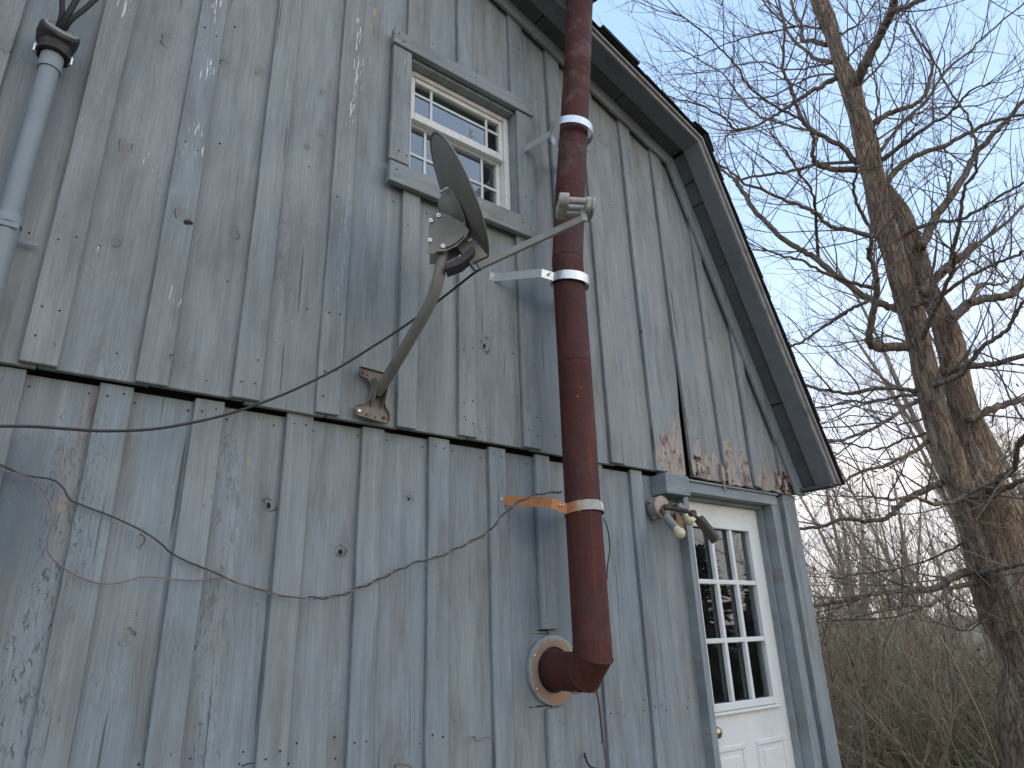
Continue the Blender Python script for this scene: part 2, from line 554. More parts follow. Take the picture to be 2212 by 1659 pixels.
M['copperwire'] = plain('weathered_copper_wire', (0.21, 0.15, 0.125), 0.5, 0.1, var=0.25, scale=16, dirt=(0.12, 0.085, 0.075))
M['conduit'] = plain('conduit_paint', (0.215, 0.25, 0.265), 0.5, 0.0, var=0.06, scale=7, dirt=(0.17, 0.208, 0.232), dirt_amt=0.6)
M['weatherhead'] = plain('weatherhead_cast', (0.03, 0.028, 0.027), 0.6, 0.2, var=0.4, scale=40, dirt=(0.09, 0.08, 0.07))
M['rubber_and_hole'] = plain('cable_rubber_and_hole_black', (0.02, 0.02, 0.021), 0.7, var=0.3, scale=30)
M['lampbase'] = plain('lamp_base_paint', (0.26, 0.25, 0.24), 0.55, 0.1, var=0.15, scale=30, dirt=(0.15, 0.12, 0.10))
M['lamptan'] = plain('lamp_cover_tan', (0.36, 0.29, 0.24), 0.6, 0.0, var=0.12, scale=30, dirt=(0.24, 0.17, 0.13))
M['bronze'] = plain('bronze_plastic', (0.075, 0.055, 0.045), 0.6, 0.1, var=0.2, scale=25, dirt=(0.115, 0.09, 0.075))
M['holder'] = plain('lamp_holder', (0.23, 0.24, 0.21), 0.55, 0.1, var=0.12, scale=24, dirt=(0.16, 0.16, 0.12))
M['bulb'] = plain('frosted_bulb', (0.62, 0.57, 0.38), 0.25, 0.0, var=0.05, scale=20, spec=0.5)
M['label'] = plain('paper_sticker', (0.62, 0.62, 0.58), 0.6, var=0.05, scale=30)
M['split'] = plain('split_raw_wood', (0.25, 0.17, 0.095), 0.85, var=0.3, scale=30, bump=0.003, stretch=(3, 3, 0.6))


def pipe_mat():
    k = NT('rusted_stove_pipe')
    pos = k.n('NewGeometry').outputs['Position']
    rnd = k.n('ObjectInfo').outputs['Random']
    p = k.vmath('ADD', pos, k.comb(k.math('MULTIPLY', rnd, 11.0), 0.0, 0.0))
    n1 = k.noise(k.vmath('MULTIPLY', p, (1, 1, 0.35)), 14.0, 5, 0.65)
    n2 = k.noise(k.vmath('MULTIPLY', p, (1, 1, 0.10)), 30.0, 4, 0.6)
    n3 = k.noise(p, 7.0, 5, 0.7)
    sp = k.noise(p, 130.0, 2)
    col = k.mix(k.ramp(n1, 0.35, 0.68), (0.050, 0.017, 0.016), (0.088, 0.024, 0.019))
    col = k.mix(k.ramp(n2, 0.52, 0.72, 0, 0.85), col, (0.115, 0.030, 0.016))
    col = k.mix(k.ramp(n2, 0.44, 0.28, 0, 0.7), col, (0.045, 0.017, 0.017))
    Z = k.xyz(pos)[2]
    up = k.ramp(Z, 2.9, 4.4, 0.06, 0.55, False)
    col = k.mix(k.math('MULTIPLY', k.ramp(n3, 0.50, 0.66), up), col, (0.15, 0.105, 0.098))
    col = k.mix(k.math('MULTIPLY', k.ramp(sp, 0.62, 0.72), 0.55), col, (0.16, 0.07, 0.05))
    col = k.mix(k.ramp(k.noise(p, 11.0, 3, 0.6), 0.70, 0.74, 0, 0.7), col, (0.30, 0.15, 0.075))
    k.bump(k.math('ADD', n1, k.math('MULTIPLY', sp, 0.4)), 0.35, 0.003)
    return k.done(col, k.ramp(n1, 0.3, 0.7, 0.6, 0.82, False), 0.0, 0.30)


M['pipe'] = pipe_mat()


def strap3_mat():
    k = NT('rusting_strap')
    pos = k.n('NewGeometry').outputs['Position']
    n1 = k.noise(pos, 16.0, 4, 0.6)
    X, Y, Z = k.xyz(pos)
    g = k.math('ADD', k.ramp(X, 1.91, 1.98, 0.0, 1.0, False), k.ramp(n1, 0.3, 0.7, -0.35, 0.35, False))
    col = k.mix(k.ramp(g, 0.25, 0.75), (0.47, 0.205, 0.085), (0.36, 0.37, 0.33))
    col = k.mix(k.ramp(k.noise(pos, 40.0, 4), 0.55, 0.72, 0, 0.6), col, (0.30, 0.15, 0.09))
    return k.done(col, 0.6, 0.15, 0.4)


M['strap3'] = strap3_mat()


def flange_mat():
    k = NT('thimble_flange')
    pos = k.n('NewGeometry').outputs['Position']
    X, Y, Z = k.xyz(pos)
    dx, dz = k.math('SUBTRACT', X, 2.035), k.math('SUBTRACT', Z, 1.405)
    d = k.math('SQRT', k.math('ADD', k.math('MULTIPLY', dx, dx), k.math('MULTIPLY', dz, dz)))
    d = k.math('ADD', d, k.ramp(k.noise(pos, 42.0, 4, 0.6), 0.3, 0.7, -0.020, 0.020, False))
    col = k.mix(k.ramp(k.noise(pos, 26.0, 4), 0.4, 0.65), (0.36, 0.22, 0.14), (0.30, 0.235, 0.17))
    col = k.mix(k.ramp(d, 0.129, 0.133), col, (0.27, 0.30, 0.31))
    return k.done(col, 0.65, 0.1, 0.35)


M['flange'] = flange_mat()


def bark_mat(name, c1, c2, lichen, sc=1.0, bump=0.012):
    k = NT(name)
    tc = k.n('TexCoord').outputs['Object']
    rnd = k.n('ObjectInfo').outputs['Random']
    p = k.vmath('ADD', k.vmath('MULTIPLY', tc, (sc, sc, sc * 0.22)), k.comb(k.math('MULTIPLY', rnd, 17.0), 0.0, 0.0))
    n0 = k.noise(p, 9.0, 3, 0.6)
    pw = k.vmath('ADD', p, k.vmath('MULTIPLY', k.comb(n0, n0, n0), (0.16, 0.16, 0.06)))
    vo = k.n('TexVoronoi', feature='DISTANCE_TO_EDGE')
    k.put(vo.inputs['Vector'], pw)
    vo.inputs['Scale'].default_value = 30.0
    n1 = k.noise(k.vmath('MULTIPLY', p, (1, 1, 0.6)), 26.0, 5, 0.68)
    n2 = k.noise(p, 3.2, 4, 0.6)
    nr = k.noise(k.vmath('MULTIPLY', pw, (1, 1, 0.55)), 21.0, 4, 0.6)
    pl = k.math('MULTIPLY', k.ramp(k.math('ABSOLUTE', k.math('SUBTRACT', nr, 0.5)), 0.0, 0.055), k.ramp(vo.outputs[0], 0.0, 0.10, 0.55, 1.0))
    col = k.mix(k.ramp(n1, 0.34, 0.66), c1, c2)
    col = k.mix(k.ramp(n2, 0.52, 0.70, 0, 0.75), col, (0.15, 0.09, 0.055))
    col = k.mix(k.ramp(pl, 0.40, 0.0, 0, 0.70), col, (0.026, 0.017, 0.014))
    col = k.mix(k.math('MULTIPLY', k.ramp(k.noise(p, 6.0, 4, 0.6), 0.60, 0.70), 0.55), col, lichen)
    h = k.math('ADD', pl, k.math('MULTIPLY', n1, 1.2))
    k.bump(h, 0.9, bump)
    return k.done(col, 0.9, 0.0, 0.15)


M['bark'] = bark_mat('tree_bark', (0.18, 0.128, 0.084), (0.37, 0.275, 0.19), (0.29, 0.285, 0.225))
M['limb'] = bark_mat('limb_bark', (0.155, 0.120, 0.090), (0.32, 0.255, 0.19), (0.24, 0.245, 0.205), 1.6, 0.005)
M['twig'] = plain('twig_bark', (0.165, 0.130, 0.112), 0.85, var=0.35, scale=3.0)
M['fartwig'] = plain('far_twig_bark', (0.32, 0.255, 0.168), 0.9, var=0.4, scale=0.8)
M['farbark'] = plain('far_bark', (0.24, 0.195, 0.135), 0.9, var=0.4, scale=3.0)


def leaf_mat(name, ca, cb, sc=0.7):
    k = NT(name)
    pos = k.n('NewGeometry').outputs['Position']
    c = k.mix(k.ramp(k.noise(pos, sc, 3), 0.35, 0.65), ca, cb)
    c = k.mix(1.0, c, k.comb(*[k.ramp(k.noise(pos, 9.0, 2), 0.3, 0.7, 0.6, 1.35, False)] * 3), 'MULTIPLY')
    return k.done(c, 0.7, 0.0, 0.2)


M['bud'] = leaf_mat('spring_leaves', (0.19, 0.225, 0.045), (0.25, 0.245, 0.075))
M['dead'] = leaf_mat('dead_leaves', (0.24, 0.155, 0.085), (0.20, 0.14, 0.075))
M['needle'] = leaf_mat('evergreen_needles', (0.016, 0.032, 0.014), (0.03, 0.048, 0.02), 2.0)
M['ground'] = plain('leaf_litter_ground', (0.22, 0.178, 0.115), 0.95, var=0.4, scale=3.0, dirt=(0.16, 0.17, 0.075), bump=0.02)

# ------------------------------------------------------------------ ground
def hgt(x, y):
    r = math.hypot(x - 4.0, y - 3.0)
    side = sstep(-4.0, 4.0, x - 3.0 + 0.4 * y)
    drop = -4.6 * sstep(2.0, 17.0, r) + 6.6 * sstep(20.0, 85.0, r)
    return side * drop + 0.12 * math.sin(x * 0.7) * math.cos(y * 0.6) * sstep(3, 9, r)


def ground():
    mb = MB()
    edges = [-400, -200, -100, -60, -40] + [-30 + 2.5 * i for i in range(53)] + [110, 130, 160, 220, 400]
    n = len(edges)
    for y in edges:
        for x in edges:
            mb.v.append((x, y, hgt(x, y)))
    for j in range(n - 1):
        for i in range(n - 1):
            a = j * n + i
            mb.f.append((a, a + 1, a + n + 1, a + n))
    tag(mb.build('ground', M['ground'], smooth=True), 'brown leaf littered ground dropping away behind the barn', kind='structure')


ground()

# ------------------------------------------------------------------ barn
barn = empty('barn', 'weathered grey blue board and batten barn gable with gambrel roof', 'barn')
barn.location = (0, 0, 0)
YU, YUB, YL, YLB, YT = 2.34, 2.318, 2.385, 2.363, 2.296     # board and batten faces, upper and lower course; trim face
BX, BZ, S1, S2, XR = 3.223, 4.544, 0.351, 2.434, 0.2        # rake trim break, slopes, ridge
CORNER = 4.15
LEFT = 2 * XR - CORNER


def zr(x, t=0.0):
    """height of the rake line, t metres outside the lower edge of the rake trim"""
    if x < XR:
        x = 2 * XR - x
    bx, bz = BX + 0.754 * t, BZ + 0.795 * t
    return bz + (bx - x) * S1 if x < bx else bz - (x - bx) * S2


ZC = 2.352            # bottom of the upper course

FE = []


def fe(kind, dx, dy, rx, rz, amt=1.0, Y=YU):
    p = at(dx, dy, Y)
    FE.append((kind, p.x, p.z, rx, rz, amt))


# marks on the upper course
fe('knot', 362, 87, 0.026, 0.045, 0.7)
fe('knot', 272, 320, 0.024, 0.050, 0.9)
fe('knot', 560, 153, 0.022, 0.040, 0.8)
fe('knot', 484, 140, 0.026, 0.032, 0.2)
fe('knot', 663, 318, 0.011, 0.013, 1.0)
fe('knot', 698, 200, 0.016, 0.020, 0.6)
fe('knot', 693, 290, 0.014, 0.014, 0.9)
fe('knot', 250, 525, 0.016, 0.016, 0.9)
fe('knot', 508, 508, 0.016, 0.020, 0.3)
fe('knot', 1050, 743, 0.032, 0.050, 0.1)
fe('hole', 1047, 748, 0.010, 0.016)
fe('hole', 400, 487, 0.020, 0.014)
fe('knot', 392, 470, 0.032, 0.030, 0.3)
fe('knot', 8, 105, 0.03, 0.03, 0.3)
fe('knot', 380, 790, 0.03, 0.03, 0.1)
fe('knot', 1500, 20, 0.02, 0.02, 0.1)
fe('chip', 447, 145, 0.045, 0.16, 1.0, YUB)
fe('chip', 470, 18, 0.05, 0.16, 0.9, YUB)
fe('chip', 270, 22, 0.05, 0.14, 0.8, YUB)
fe('chip', 420, 300, 0.05, 0.14, 0.75, YUB)
fe('chip', 380, 640, 0.03, 0.06, 0.85, YUB)
fe('chip', 318, 350, 0.05, 0.10, 0.7)
fe('chip', 215, 520, 0.05, 0.08, 0.6)
fe('chip', 776, 110, 0.05, 0.45, 0.85, YUB)
fe('chip', 760, 260, 0.04, 0.4, 0.75, YUB)
fe('chip', 736, 520, 0.03, 0.25, 0.6, YUB)
fe('chip', 850, 300, 0.03, 0.2, 0.7)
fe('tan', 809, 25, 0.010, 0.030, 0.9)
fe('tan', 801, 55, 0.010, 0.022, 0.8)
fe('rust', 815, 60, 0.05, 0.25, 0.55)
fe('tan', 1297, 303, 0.030, 0.012, 0.95)
fe('tan', 1296, 311, 0.030, 0.008, 0.8)
fe('knot', 1300, 305, 0.05, 0.035, 0.2)
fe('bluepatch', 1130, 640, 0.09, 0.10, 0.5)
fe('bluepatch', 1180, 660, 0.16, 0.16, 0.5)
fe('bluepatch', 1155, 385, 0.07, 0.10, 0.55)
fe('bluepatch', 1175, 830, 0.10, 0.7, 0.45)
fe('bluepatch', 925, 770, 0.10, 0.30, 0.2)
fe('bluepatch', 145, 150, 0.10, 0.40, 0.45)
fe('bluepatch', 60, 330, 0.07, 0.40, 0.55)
for (dx, dy, rx, rz) in ((1432, 985, 0.07, 0.15), (1468, 995, 0.09, 0.24), (1508, 1000, 0.05, 0.17), (1535, 1015, 0.10, 0.13),
                         (1578, 1015, 0.09, 0.20), (1612, 1025, 0.06, 0.15), (1650, 1045, 0.10, 0.14), (1675, 1052, 0.10, 0.12)):
    fe('rot', dx, dy, rx, rz, 1.0)
fe('redrot', 1690, 1045, 0.045, 0.075, 1.0)
fe('redrot', 1713, 1038, 0.04, 0.035, 1.0)
fe('redrot', 1503, 1008, 0.03, 0.05, 0.8)
fe('rust', 1478, 900, 0.03, 0.25, 0.9)
FL = []


def fl(kind, dx, dy, rx, rz, amt=1.0, Y=YL):
    p = at(dx, dy, Y)
    FL.append((kind, p.x, p.z, rx, rz, amt))


fl('crackle', 150, 1100, 0.075, 0.50, 0.95)
fl('crackle', 95, 1350, 0.11, 0.55, 1.0)
fl('crackle', 40, 1450, 0.11, 0.5, 0.9)
fl('crackle', 480, 1150, 0.06, 0.60, 0.65)
fl('crackle', 455, 1420, 0.08, 0.35, 0.5)
fl('crackle', 430, 1600, 0.08, 0.15, 0.5)
fl('rust', 190, 905, 0.035, 0.13, 0.7)
fl('rust', 150, 1010, 0.04, 0.14, 0.3)
fl('tan', 537, 995, 0.008, 0.02, 0.6)
fl('tan', 135, 1090, 0.014, 0.03, 0.7)
fl('knot', 583, 1090, 0.026, 0.030, 0.2)
fl('hole', 580, 1091, 0.008, 0.012)
fl('knot', 273, 1378, 0.028, 0.030, 0.9)
fl('knot', 300, 1169, 0.018, 0.022, 0.1)
fl('knot', 735, 1193, 0.022, 0.026, 0.1)
fl('hole', 735, 1193, 0.011, 0.013)
fl('knot', 883, 1077, 0.016, 0.016, 0.1)
fl('hole', 883, 1078, 0.006, 0.007)
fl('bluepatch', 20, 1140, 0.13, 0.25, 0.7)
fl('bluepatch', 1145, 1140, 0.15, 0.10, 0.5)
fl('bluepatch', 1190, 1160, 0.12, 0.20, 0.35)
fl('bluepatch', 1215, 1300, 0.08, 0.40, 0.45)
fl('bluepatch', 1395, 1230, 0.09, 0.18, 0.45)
fl('hole', 1172, 1362, 0.045, 0.0035)
fl('hole', 1168, 1369, 0.055, 0.002)
fl('hole', 1165, 1526, 0.06, 0.003)
fl('rust', 1120, 1640, 0.05, 0.12, 0.5)
fl('tan', 1690, 1225, 0.010, 0.09, 0.9)


def board(name, x0, x1, z0, z1, yf, th, mat, feats, jag=0.0, xoff=None, bow=0.002, bev=0.0025):
    """one plank; z0, z1 are functions of x; jag roughens the lower end"""
    r = random.Random(int(x0 * 1000) * 7 + int(z0(x0) * 100))
    zz0, zz1 = 0.5 * (z0(x0) + z0(x1)), max(z1(x0), z1(x1))
    nseg = max(2, int((zz1 - zz0) / 0.35))
    mb = MB()
    mb.uv = []
    nx = 2 if jag == 0 else 8
    ph = r.random() * 6.28
    tw = (r.random() - 0.5) * 0.004
    rows = []
    jags = [-(r.random() ** 2) * jag for _ in range(nx)]
    for j in range(nseg + 1):
        t = j / nseg
        row = []
        for side in (0, 1):
            for i in range(nx):
                u = i / (nx - 1)
                zl = z0(x0 + (x1 - x0) * u)
                zh = z1(x0 + (x1 - x0) * u)
                z = zl + (zh - zl) * t
                if j == 0:
                    z -= jags[i]
                e0 = 0.0012 * math.sin(z * 5.1 + ph) + (r.random() - 0.5) * 0.001
                e1 = 0.0012 * math.sin(z * 4.3 + ph * 2) + (r.random() - 0.5) * 0.001
                xa, xb = x0 + e0, x1 + e1
                if xoff:
                    xa, xb = xa + xoff(z)[0], xb + xoff(z)[1]
                x = xa + (xb - xa) * u
                y = yf + bow * math.sin(z * 1.7 + ph) + tw * (u - 0.5) * 2 + (th if side else 0.0)
                mb.v.append((x, y, z))
                mb.uv.append((u, z))
        rows.append(row)
    W_ = 2 * nx
    for j in range(nseg):
        a, b = j * W_, (j + 1) * W_
        for i in range(nx - 1):
            mb.f.append((a + i, a + i + 1, b + i + 1, b + i))
            mb.f.append((a + nx + i + 1, a + nx + i, b + nx + i, b + nx + i + 1))
        mb.f.append((a + nx, a, b, b + nx))
        mb.f.append((a + nx - 1, a + 2 * nx - 1, b + 2 * nx - 1, b + nx - 1))
    for i in range(nx - 1):
        mb.f.append((i + 1, i, nx + i, nx + i + 1))
        c = nseg * W_
        mb.f.append((c + i, c + i + 1, c + nx + i + 1, c + nx + i))
    zlo, zhi = min(p[2] for p in mb.v) - 0.02, max(p[2] for p in mb.v) + 0.02
    mine = [f for f in feats if x0 - 0.6 * f[3] < f[1] < x1 + 0.6 * f[3] and zlo - 0.5 * f[4] < f[2] < zhi + 0.5 * f[4]]
    if mine and mat in PAINT:
        kw = dict(PAINT[mat])
        m = painted_wood(mat + '_marked', feats=mine, **kw)
    else:
        m = M[mat]
    return mb.build(name, m, barn, bevel=bev)


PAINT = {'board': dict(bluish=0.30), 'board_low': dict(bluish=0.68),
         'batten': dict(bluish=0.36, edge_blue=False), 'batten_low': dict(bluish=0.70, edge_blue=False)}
con = lambda v: (lambda x: v)
top_b = lambda x: zr(x, 0.05)
bat_top = lambda x: zr(x, 0.03)

WX0, WX1, WZ0, WZ1 = 1.243, 1.903, 3.612, 4.285            # window opening
UB = [LEFT, -3.35, -3.05, -2.74, -2.44, -2.13, -1.83, -1.52, -1.22, -0.91, -0.60, -0.281, 0.0305, 0.3385, 0.6375, 0.94, 1.2725,
      1.576, 1.937, 2.225, 2.498, 2.83, 3.125, 3.444, 3.74, 4.04, CORNER]
for i in range(len(UB) - 1):
    x0, x1 = UB[i] + 0.0025, UB[i + 1] - 0.0025
    bot = (lambda c: (lambda x: c))(ZC + rng.uniform(-0.006, 0.006))
    if abs(UB[i + 1] - 1.2725) < 1e-6:
        board('board', x0, WX0, bot, top_b, YU, 0.024, 'board', FE)
    elif UB[i] > 1.27 and UB[i + 1] < 1.94:
        xa = WX0 + 0.003 if UB[i] < 1.3 else x0
        board('board', xa, x1, bot, con(WZ0), YU, 0.024, 'board', FE)
        board('board', xa, x1, con(WZ1), top_b, YU, 0.024, 'board', FE)
    elif abs(UB[i] - 2.83) < 1e-6:      # shrunken board: its right edge has pulled away from the batten
        board('board', x0, x1, bot, top_b, YU, 0.024, 'board', FE, jag=0.02,
              xoff=lambda z: (0.0, -0.058 * sstep(3.55, 2.55, z)))
    elif UB[i] > 3.0:
        board('board', x0, x1, bot, top_b, YU, 0.024, 'board', FE, jag=0.018)
    else:
        board('board', x0, x1, bot, top_b, YU, 0.024, 'board', FE)

UBAT = [(-3.40, -3.30), (-3.1, -3.0), (-2.79, -2.69), (-2.49, -2.39), (-2.18, -2.08), (-1.88, -1.78), (-1.57, -1.47), (-1.27, -1.17),
        (-0.96, -0.86), (-0.65, -0.55), (-0.33, -0.233), (-0.017, 0.078), (0.290, 0.387), (0.589, 0.686), (0.89, 0.985), (1.228, 1.317),
        (1.528, 1.624), (1.886, 1.988), (2.172, 2.276), (2.450, 2.546), (2.790, 2.880), (3.077, 3.176), (3.408, 3.485), (3.700, 3.779),
        (4.000, 4.085)]
for (x0, x1) in UBAT:
    b = ZC + rng.uniform(-0.006, 0.014)
    if 1.2 < x0 < 1.6:
        board('batten', x0, x1, con(b), con(3.487), YUB, 0.021, 'batten', FE)
        board('batten', x0, x1, con(4.384), bat_top, YUB, 0.021, 'batten', FE)
    elif 1.8 < x0 < 1.95:
        board('batten', x0, x1, con(b), con(3.487), YUB, 0.021, 'batten', FE)
        board('batten', x0, x1, con(4.384), bat_top, YUB, 0.021, 'batten', FE)
    elif abs(x0 - 3.077) < 1e-6:
        board('batten', x0, x1, con(b + 0.09), bat_top, YUB, 0.021, 'batten', FE, jag=0.05,
              xoff=lambda z: (0.018 * sstep(3.6, 2.6, z), 0.014 * sstep(3.6, 2.6, z)))
    elif x0 > 3.9:
        board('batten', x0, x1, con(b), bat_top, YUB, 0.021, 'batten', FE, jag=0.03)
    elif x0 > 3.3:
        board('batten', x0, x1, con(b), bat_top, YUB, 0.021, 'batten', FE, jag=0.02)
    else:
        board('batten', x0, x1, con(b), bat_top, YUB, 0.021, 'batten', FE)

LB = [LEFT, -3.35, -3.05, -2.74, -2.44, -2.13, -1.83, -1.52, -1.22, -0.91, -0.60, -0.32, -0.04, 0.248, 0.531, 0.852, 1.150, 1.457,
      1.761, 2.026, 2.373, 2.67, 3.01]
for i in range(len(LB) - 1):
    board('board', LB[i] + 0.0025, LB[i + 1] - 0.0025, con(0.05), con(2.338 + rng.uniform(-0.006, 0.004)), YL, 0.024, 'board_low', FL)
board('board', 3.92, CORNER - 0.002, con(0.05), con(2.338), YL, 0.024, 'board_low', FL)
for (x0, x1) in [(-3.40, -3.30), (-3.1, -3.0), (-2.79, -2.69), (-2.49, -2.39), (-2.18, -2.08), (-1.88, -1.78), (-1.57, -1.47), (-1.27, -1.17),
                 (-0.96, -0.86), (-0.65, -0.55), (-0.37, -0.27), (-0.09, 0.009), (0.200, 0.296), (0.484, 0.579), (0.802, 0.902),
                 (1.103, 1.198), (1.408, 1.507), (1.714, 1.808), (2.325, 2.421), (2.627, 2.714)]:
    board('batten', x0, x1, con(0.05), con(2.350 + rng.uniform(-0.008, 0.003)), YLB, 0.021, 'batten_low', FL)
# batten cut out round the stove pipe thimble
board('batten', 1.980, 2.070, con(1.572), con(2.348), YLB, 0.021, 'batten_low', FL)
board('batten', 1.985, 2.075, con(0.05), con(1.262), YLB, 0.021, 'batten_low', FL)
board('corner_board', 4.036, CORNER + 0.02, con(0.05), con(2.352), 2.352, 0.031, 'batten_low', FL)

# rake trim on the wall: four lengths
def rake_strip(name, xa, xb, t0, t1, y0, y1, mat, mirror=False, zmin=None, bev=0.002):
    pts = [(xa, zr(xa, t0)), (xb, zr(xb, t0)), (xb, zr(xb, t1)), (xa, zr(xa, t1))]
    return pts


def strip_poly(upper, t0, t1, zend=None):
    """outline of a strip along one roof slope between offsets t0 and t1 (right half)"""
    b0 = (BX + 0.754 * t0, BZ + 0.795 * t0)
    b1 = (BX + 0.754 * t1, BZ + 0.795 * t1)
    if upper:
        return [(XR, zr(XR, t0)), b0, b1, (XR, zr(XR, t1))]
    x0 = b0[0] + (b0[1] - zend) / S2
    x1 = b1[0] + (b1[1] - zend) / S2
    return [b0, (x0, zend), (x1, zend), b1]


def mirror_poly(p):
    return [(2 * XR - x, z) for x, z in reversed(p)]


for up, zend in ((True, None), (False, 2.350)):
    for mir in (False, True):
        p = strip_poly(up, 0.0, 0.092, zend)
        if mir:
            p = mirror_poly(p)
        g = 0.0015
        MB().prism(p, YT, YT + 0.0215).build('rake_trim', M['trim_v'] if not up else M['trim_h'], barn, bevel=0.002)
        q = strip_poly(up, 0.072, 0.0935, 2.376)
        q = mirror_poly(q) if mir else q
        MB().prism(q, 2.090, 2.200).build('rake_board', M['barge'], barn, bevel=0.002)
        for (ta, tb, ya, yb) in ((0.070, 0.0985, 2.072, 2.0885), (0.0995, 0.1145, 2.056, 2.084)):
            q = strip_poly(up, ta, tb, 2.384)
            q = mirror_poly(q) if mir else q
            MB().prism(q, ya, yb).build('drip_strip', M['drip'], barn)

# soffit boards run out from the wall under the roof deck
def along(mir, up, s):
    """point and direction on the roof deck line t=0.094 at distance s from the break"""
    t = 0.0945
    bx, bz = BX + 0.754 * t, BZ + 0.795 * t
    d = Vector((-1, 0, S1)).normalized() if up else Vector((1, 0, -S2)).normalized()
    p = Vector((bx, 0, bz)) + d * s
    nn = Vector((S1, 0, 1)).normalized() if up else Vector((S2, 0, 1)).normalized()
    if mir:
        p.x, d.x, nn.x = 2 * XR - p.x, -d.x, -nn.x
    return p, d, nn


DEEP = 9.0
for mir in (False, True):
    for up, length in ((True, 3.25), (False, 2.42)):
        s = 0.012
        while s < length:
            w = rng.uniform(0.16, 0.30)
            e = min(s + w, length)
            p0, d, nn = along(mir, up, s)
            p1, _, _ = along(mir, up, e - rng.choice((0.002, 0.003, 0.009)))
            o = rng.uniform(0, 0.003)
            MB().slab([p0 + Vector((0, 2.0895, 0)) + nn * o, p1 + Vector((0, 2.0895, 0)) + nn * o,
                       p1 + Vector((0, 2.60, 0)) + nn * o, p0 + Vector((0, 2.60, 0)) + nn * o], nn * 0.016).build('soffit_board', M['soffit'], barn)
            s = e
        # roof deck behind and over it
        p0, d, nn = along(mir, up, -0.004)
        p1, _, _ = along(mir, up, length)
        MB().slab([p0 + nn * 0.021 + Vector((0, 2.10, 0)), p1 + nn * 0.021 + Vector((0, 2.10, 0)), p1 + nn * 0.021 + Vector((0, DEEP, 0)),
                   p0 + nn * 0.021 + Vector((0, DEEP, 0))], nn * 0.018).build('roof_deck', M['dark'], barn)
        # shingle courses: lowest first, each lapping the one below
        n = int(length / 0.142)
        for c in range(n):
            s0 = length - c * 0.142 + (0.02 if not up else 0.012)
            s1 = s0 - 0.20
            p0, d, nn = along(mir, up, max(s1, -0.03))
            p1, _, _ = along(mir, up, s0)
            if s0 < 0.02:
                continue
            yo = 2.046 + rng.uniform(-0.003, 0.003)
            lift = 0.040
            MB().slab([p0 + nn * lift + Vector((0, yo, 0)), p1 + nn * (lift + 0.011) + Vector((0, yo, 0)),
                       p1 + nn * (lift + 0.011) + Vector((0, DEEP, 0)), p0 + nn * lift + Vector((0, DEEP, 0))], nn * 0.006).build('shingle', M['shingle'], barn)
    # curled cap pieces over the break
    p0, d0, n0 = along(mir, True, 0.10)
    p1, d1, n1 = along(mir, False, 0.10)
    pm, _, _ = along(mir, False, 0.0)
    nm = (n0 + n1).normalized()
    for k_ in range(3):
        ya = 2.038 + 0.29 * k_
        mb = MB()
        hh = 0.062
        A = [p0 + n0 * hh, pm + nm * (hh + 0.02), p1 + n1 * hh]
        B = [p0 + n0 * (hh + 0.008), pm + nm * (hh + 0.03), p1 + n1 * (hh + 0.008)]
        V = [v + Vector((0, ya, 0)) for v in A + B] + [v + Vector((0, ya + 0.285, 0)) for v in A + B]
        mb.add(V, [(0, 1, 4, 3), (1, 2, 5, 4), (6, 9, 10, 7), (7, 10, 11, 8), (0, 6, 7, 1), (1, 7, 8, 2), (3, 4, 10, 9), (4, 5, 11, 10),
                   (0, 3, 9, 6), (2, 8, 11, 5)])
        mb.build('shingle_cap', M['shingle'], barn)
# a lifted shingle at the edge near the pipe
pa, d, nn = along(False, True, 0.98)
MB().slab([pa + nn * 0.052 + Vector((0, 2.03, 0)), pa - d * 0.33 + nn * 0.052 + Vector((0, 2.03, 0)), pa - d * 0.33 + nn * 0.052 + Vector((0, 2.4, 0)),
           pa + nn * 0.052 + Vector((0, 2.4, 0))], nn * 0.022).build('shingle', M['shingle'], barn)
# boxed eave end under the lower slope
for mir in (False, True):
    sx = (lambda x: 2 * XR - x) if mir else (lambda x: x)
    p, d, nn = along(mir, False, 2.42)
    MB().box(min(sx(4.155), p.x + (0.03 if not mir else -0.03)), max(sx(4.155), p.x + (0.03 if not mir else -0.03)), 2.0895, DEEP, 2.372, 2.388).build('eave_board', M['soffit'], barn)
    x0, x1 = sorted((sx(CORNER - 0.03), sx(CORNER)))
    MB().box(x0, x1, 2.412, DEEP, 0.0, 2.37).build('side_wall', M['board_low'], barn)
MB().prism([(LEFT, 0.0), (CORNER, 0.0), (CORNER, 2.36), (BX, zr(BX, 0.03)), (XR, zr(XR, 0.03)), (2 * XR - BX, zr(BX, 0.03)), (LEFT, 2.36)], DEEP - 0.05, DEEP).build('back_wall', M['dark'], barn)
MB().box(LEFT, CORNER - 0.04, 2.6, DEEP - 0.06, 2.44, 2.56).build('loft_floor', M['room'], barn)
# dark backing added behind the boards to block light, open at window and door
def light_block(poly):
    MB().prism(poly, 2.415, 2.44).build('light_block_backing', M['dark'], barn)


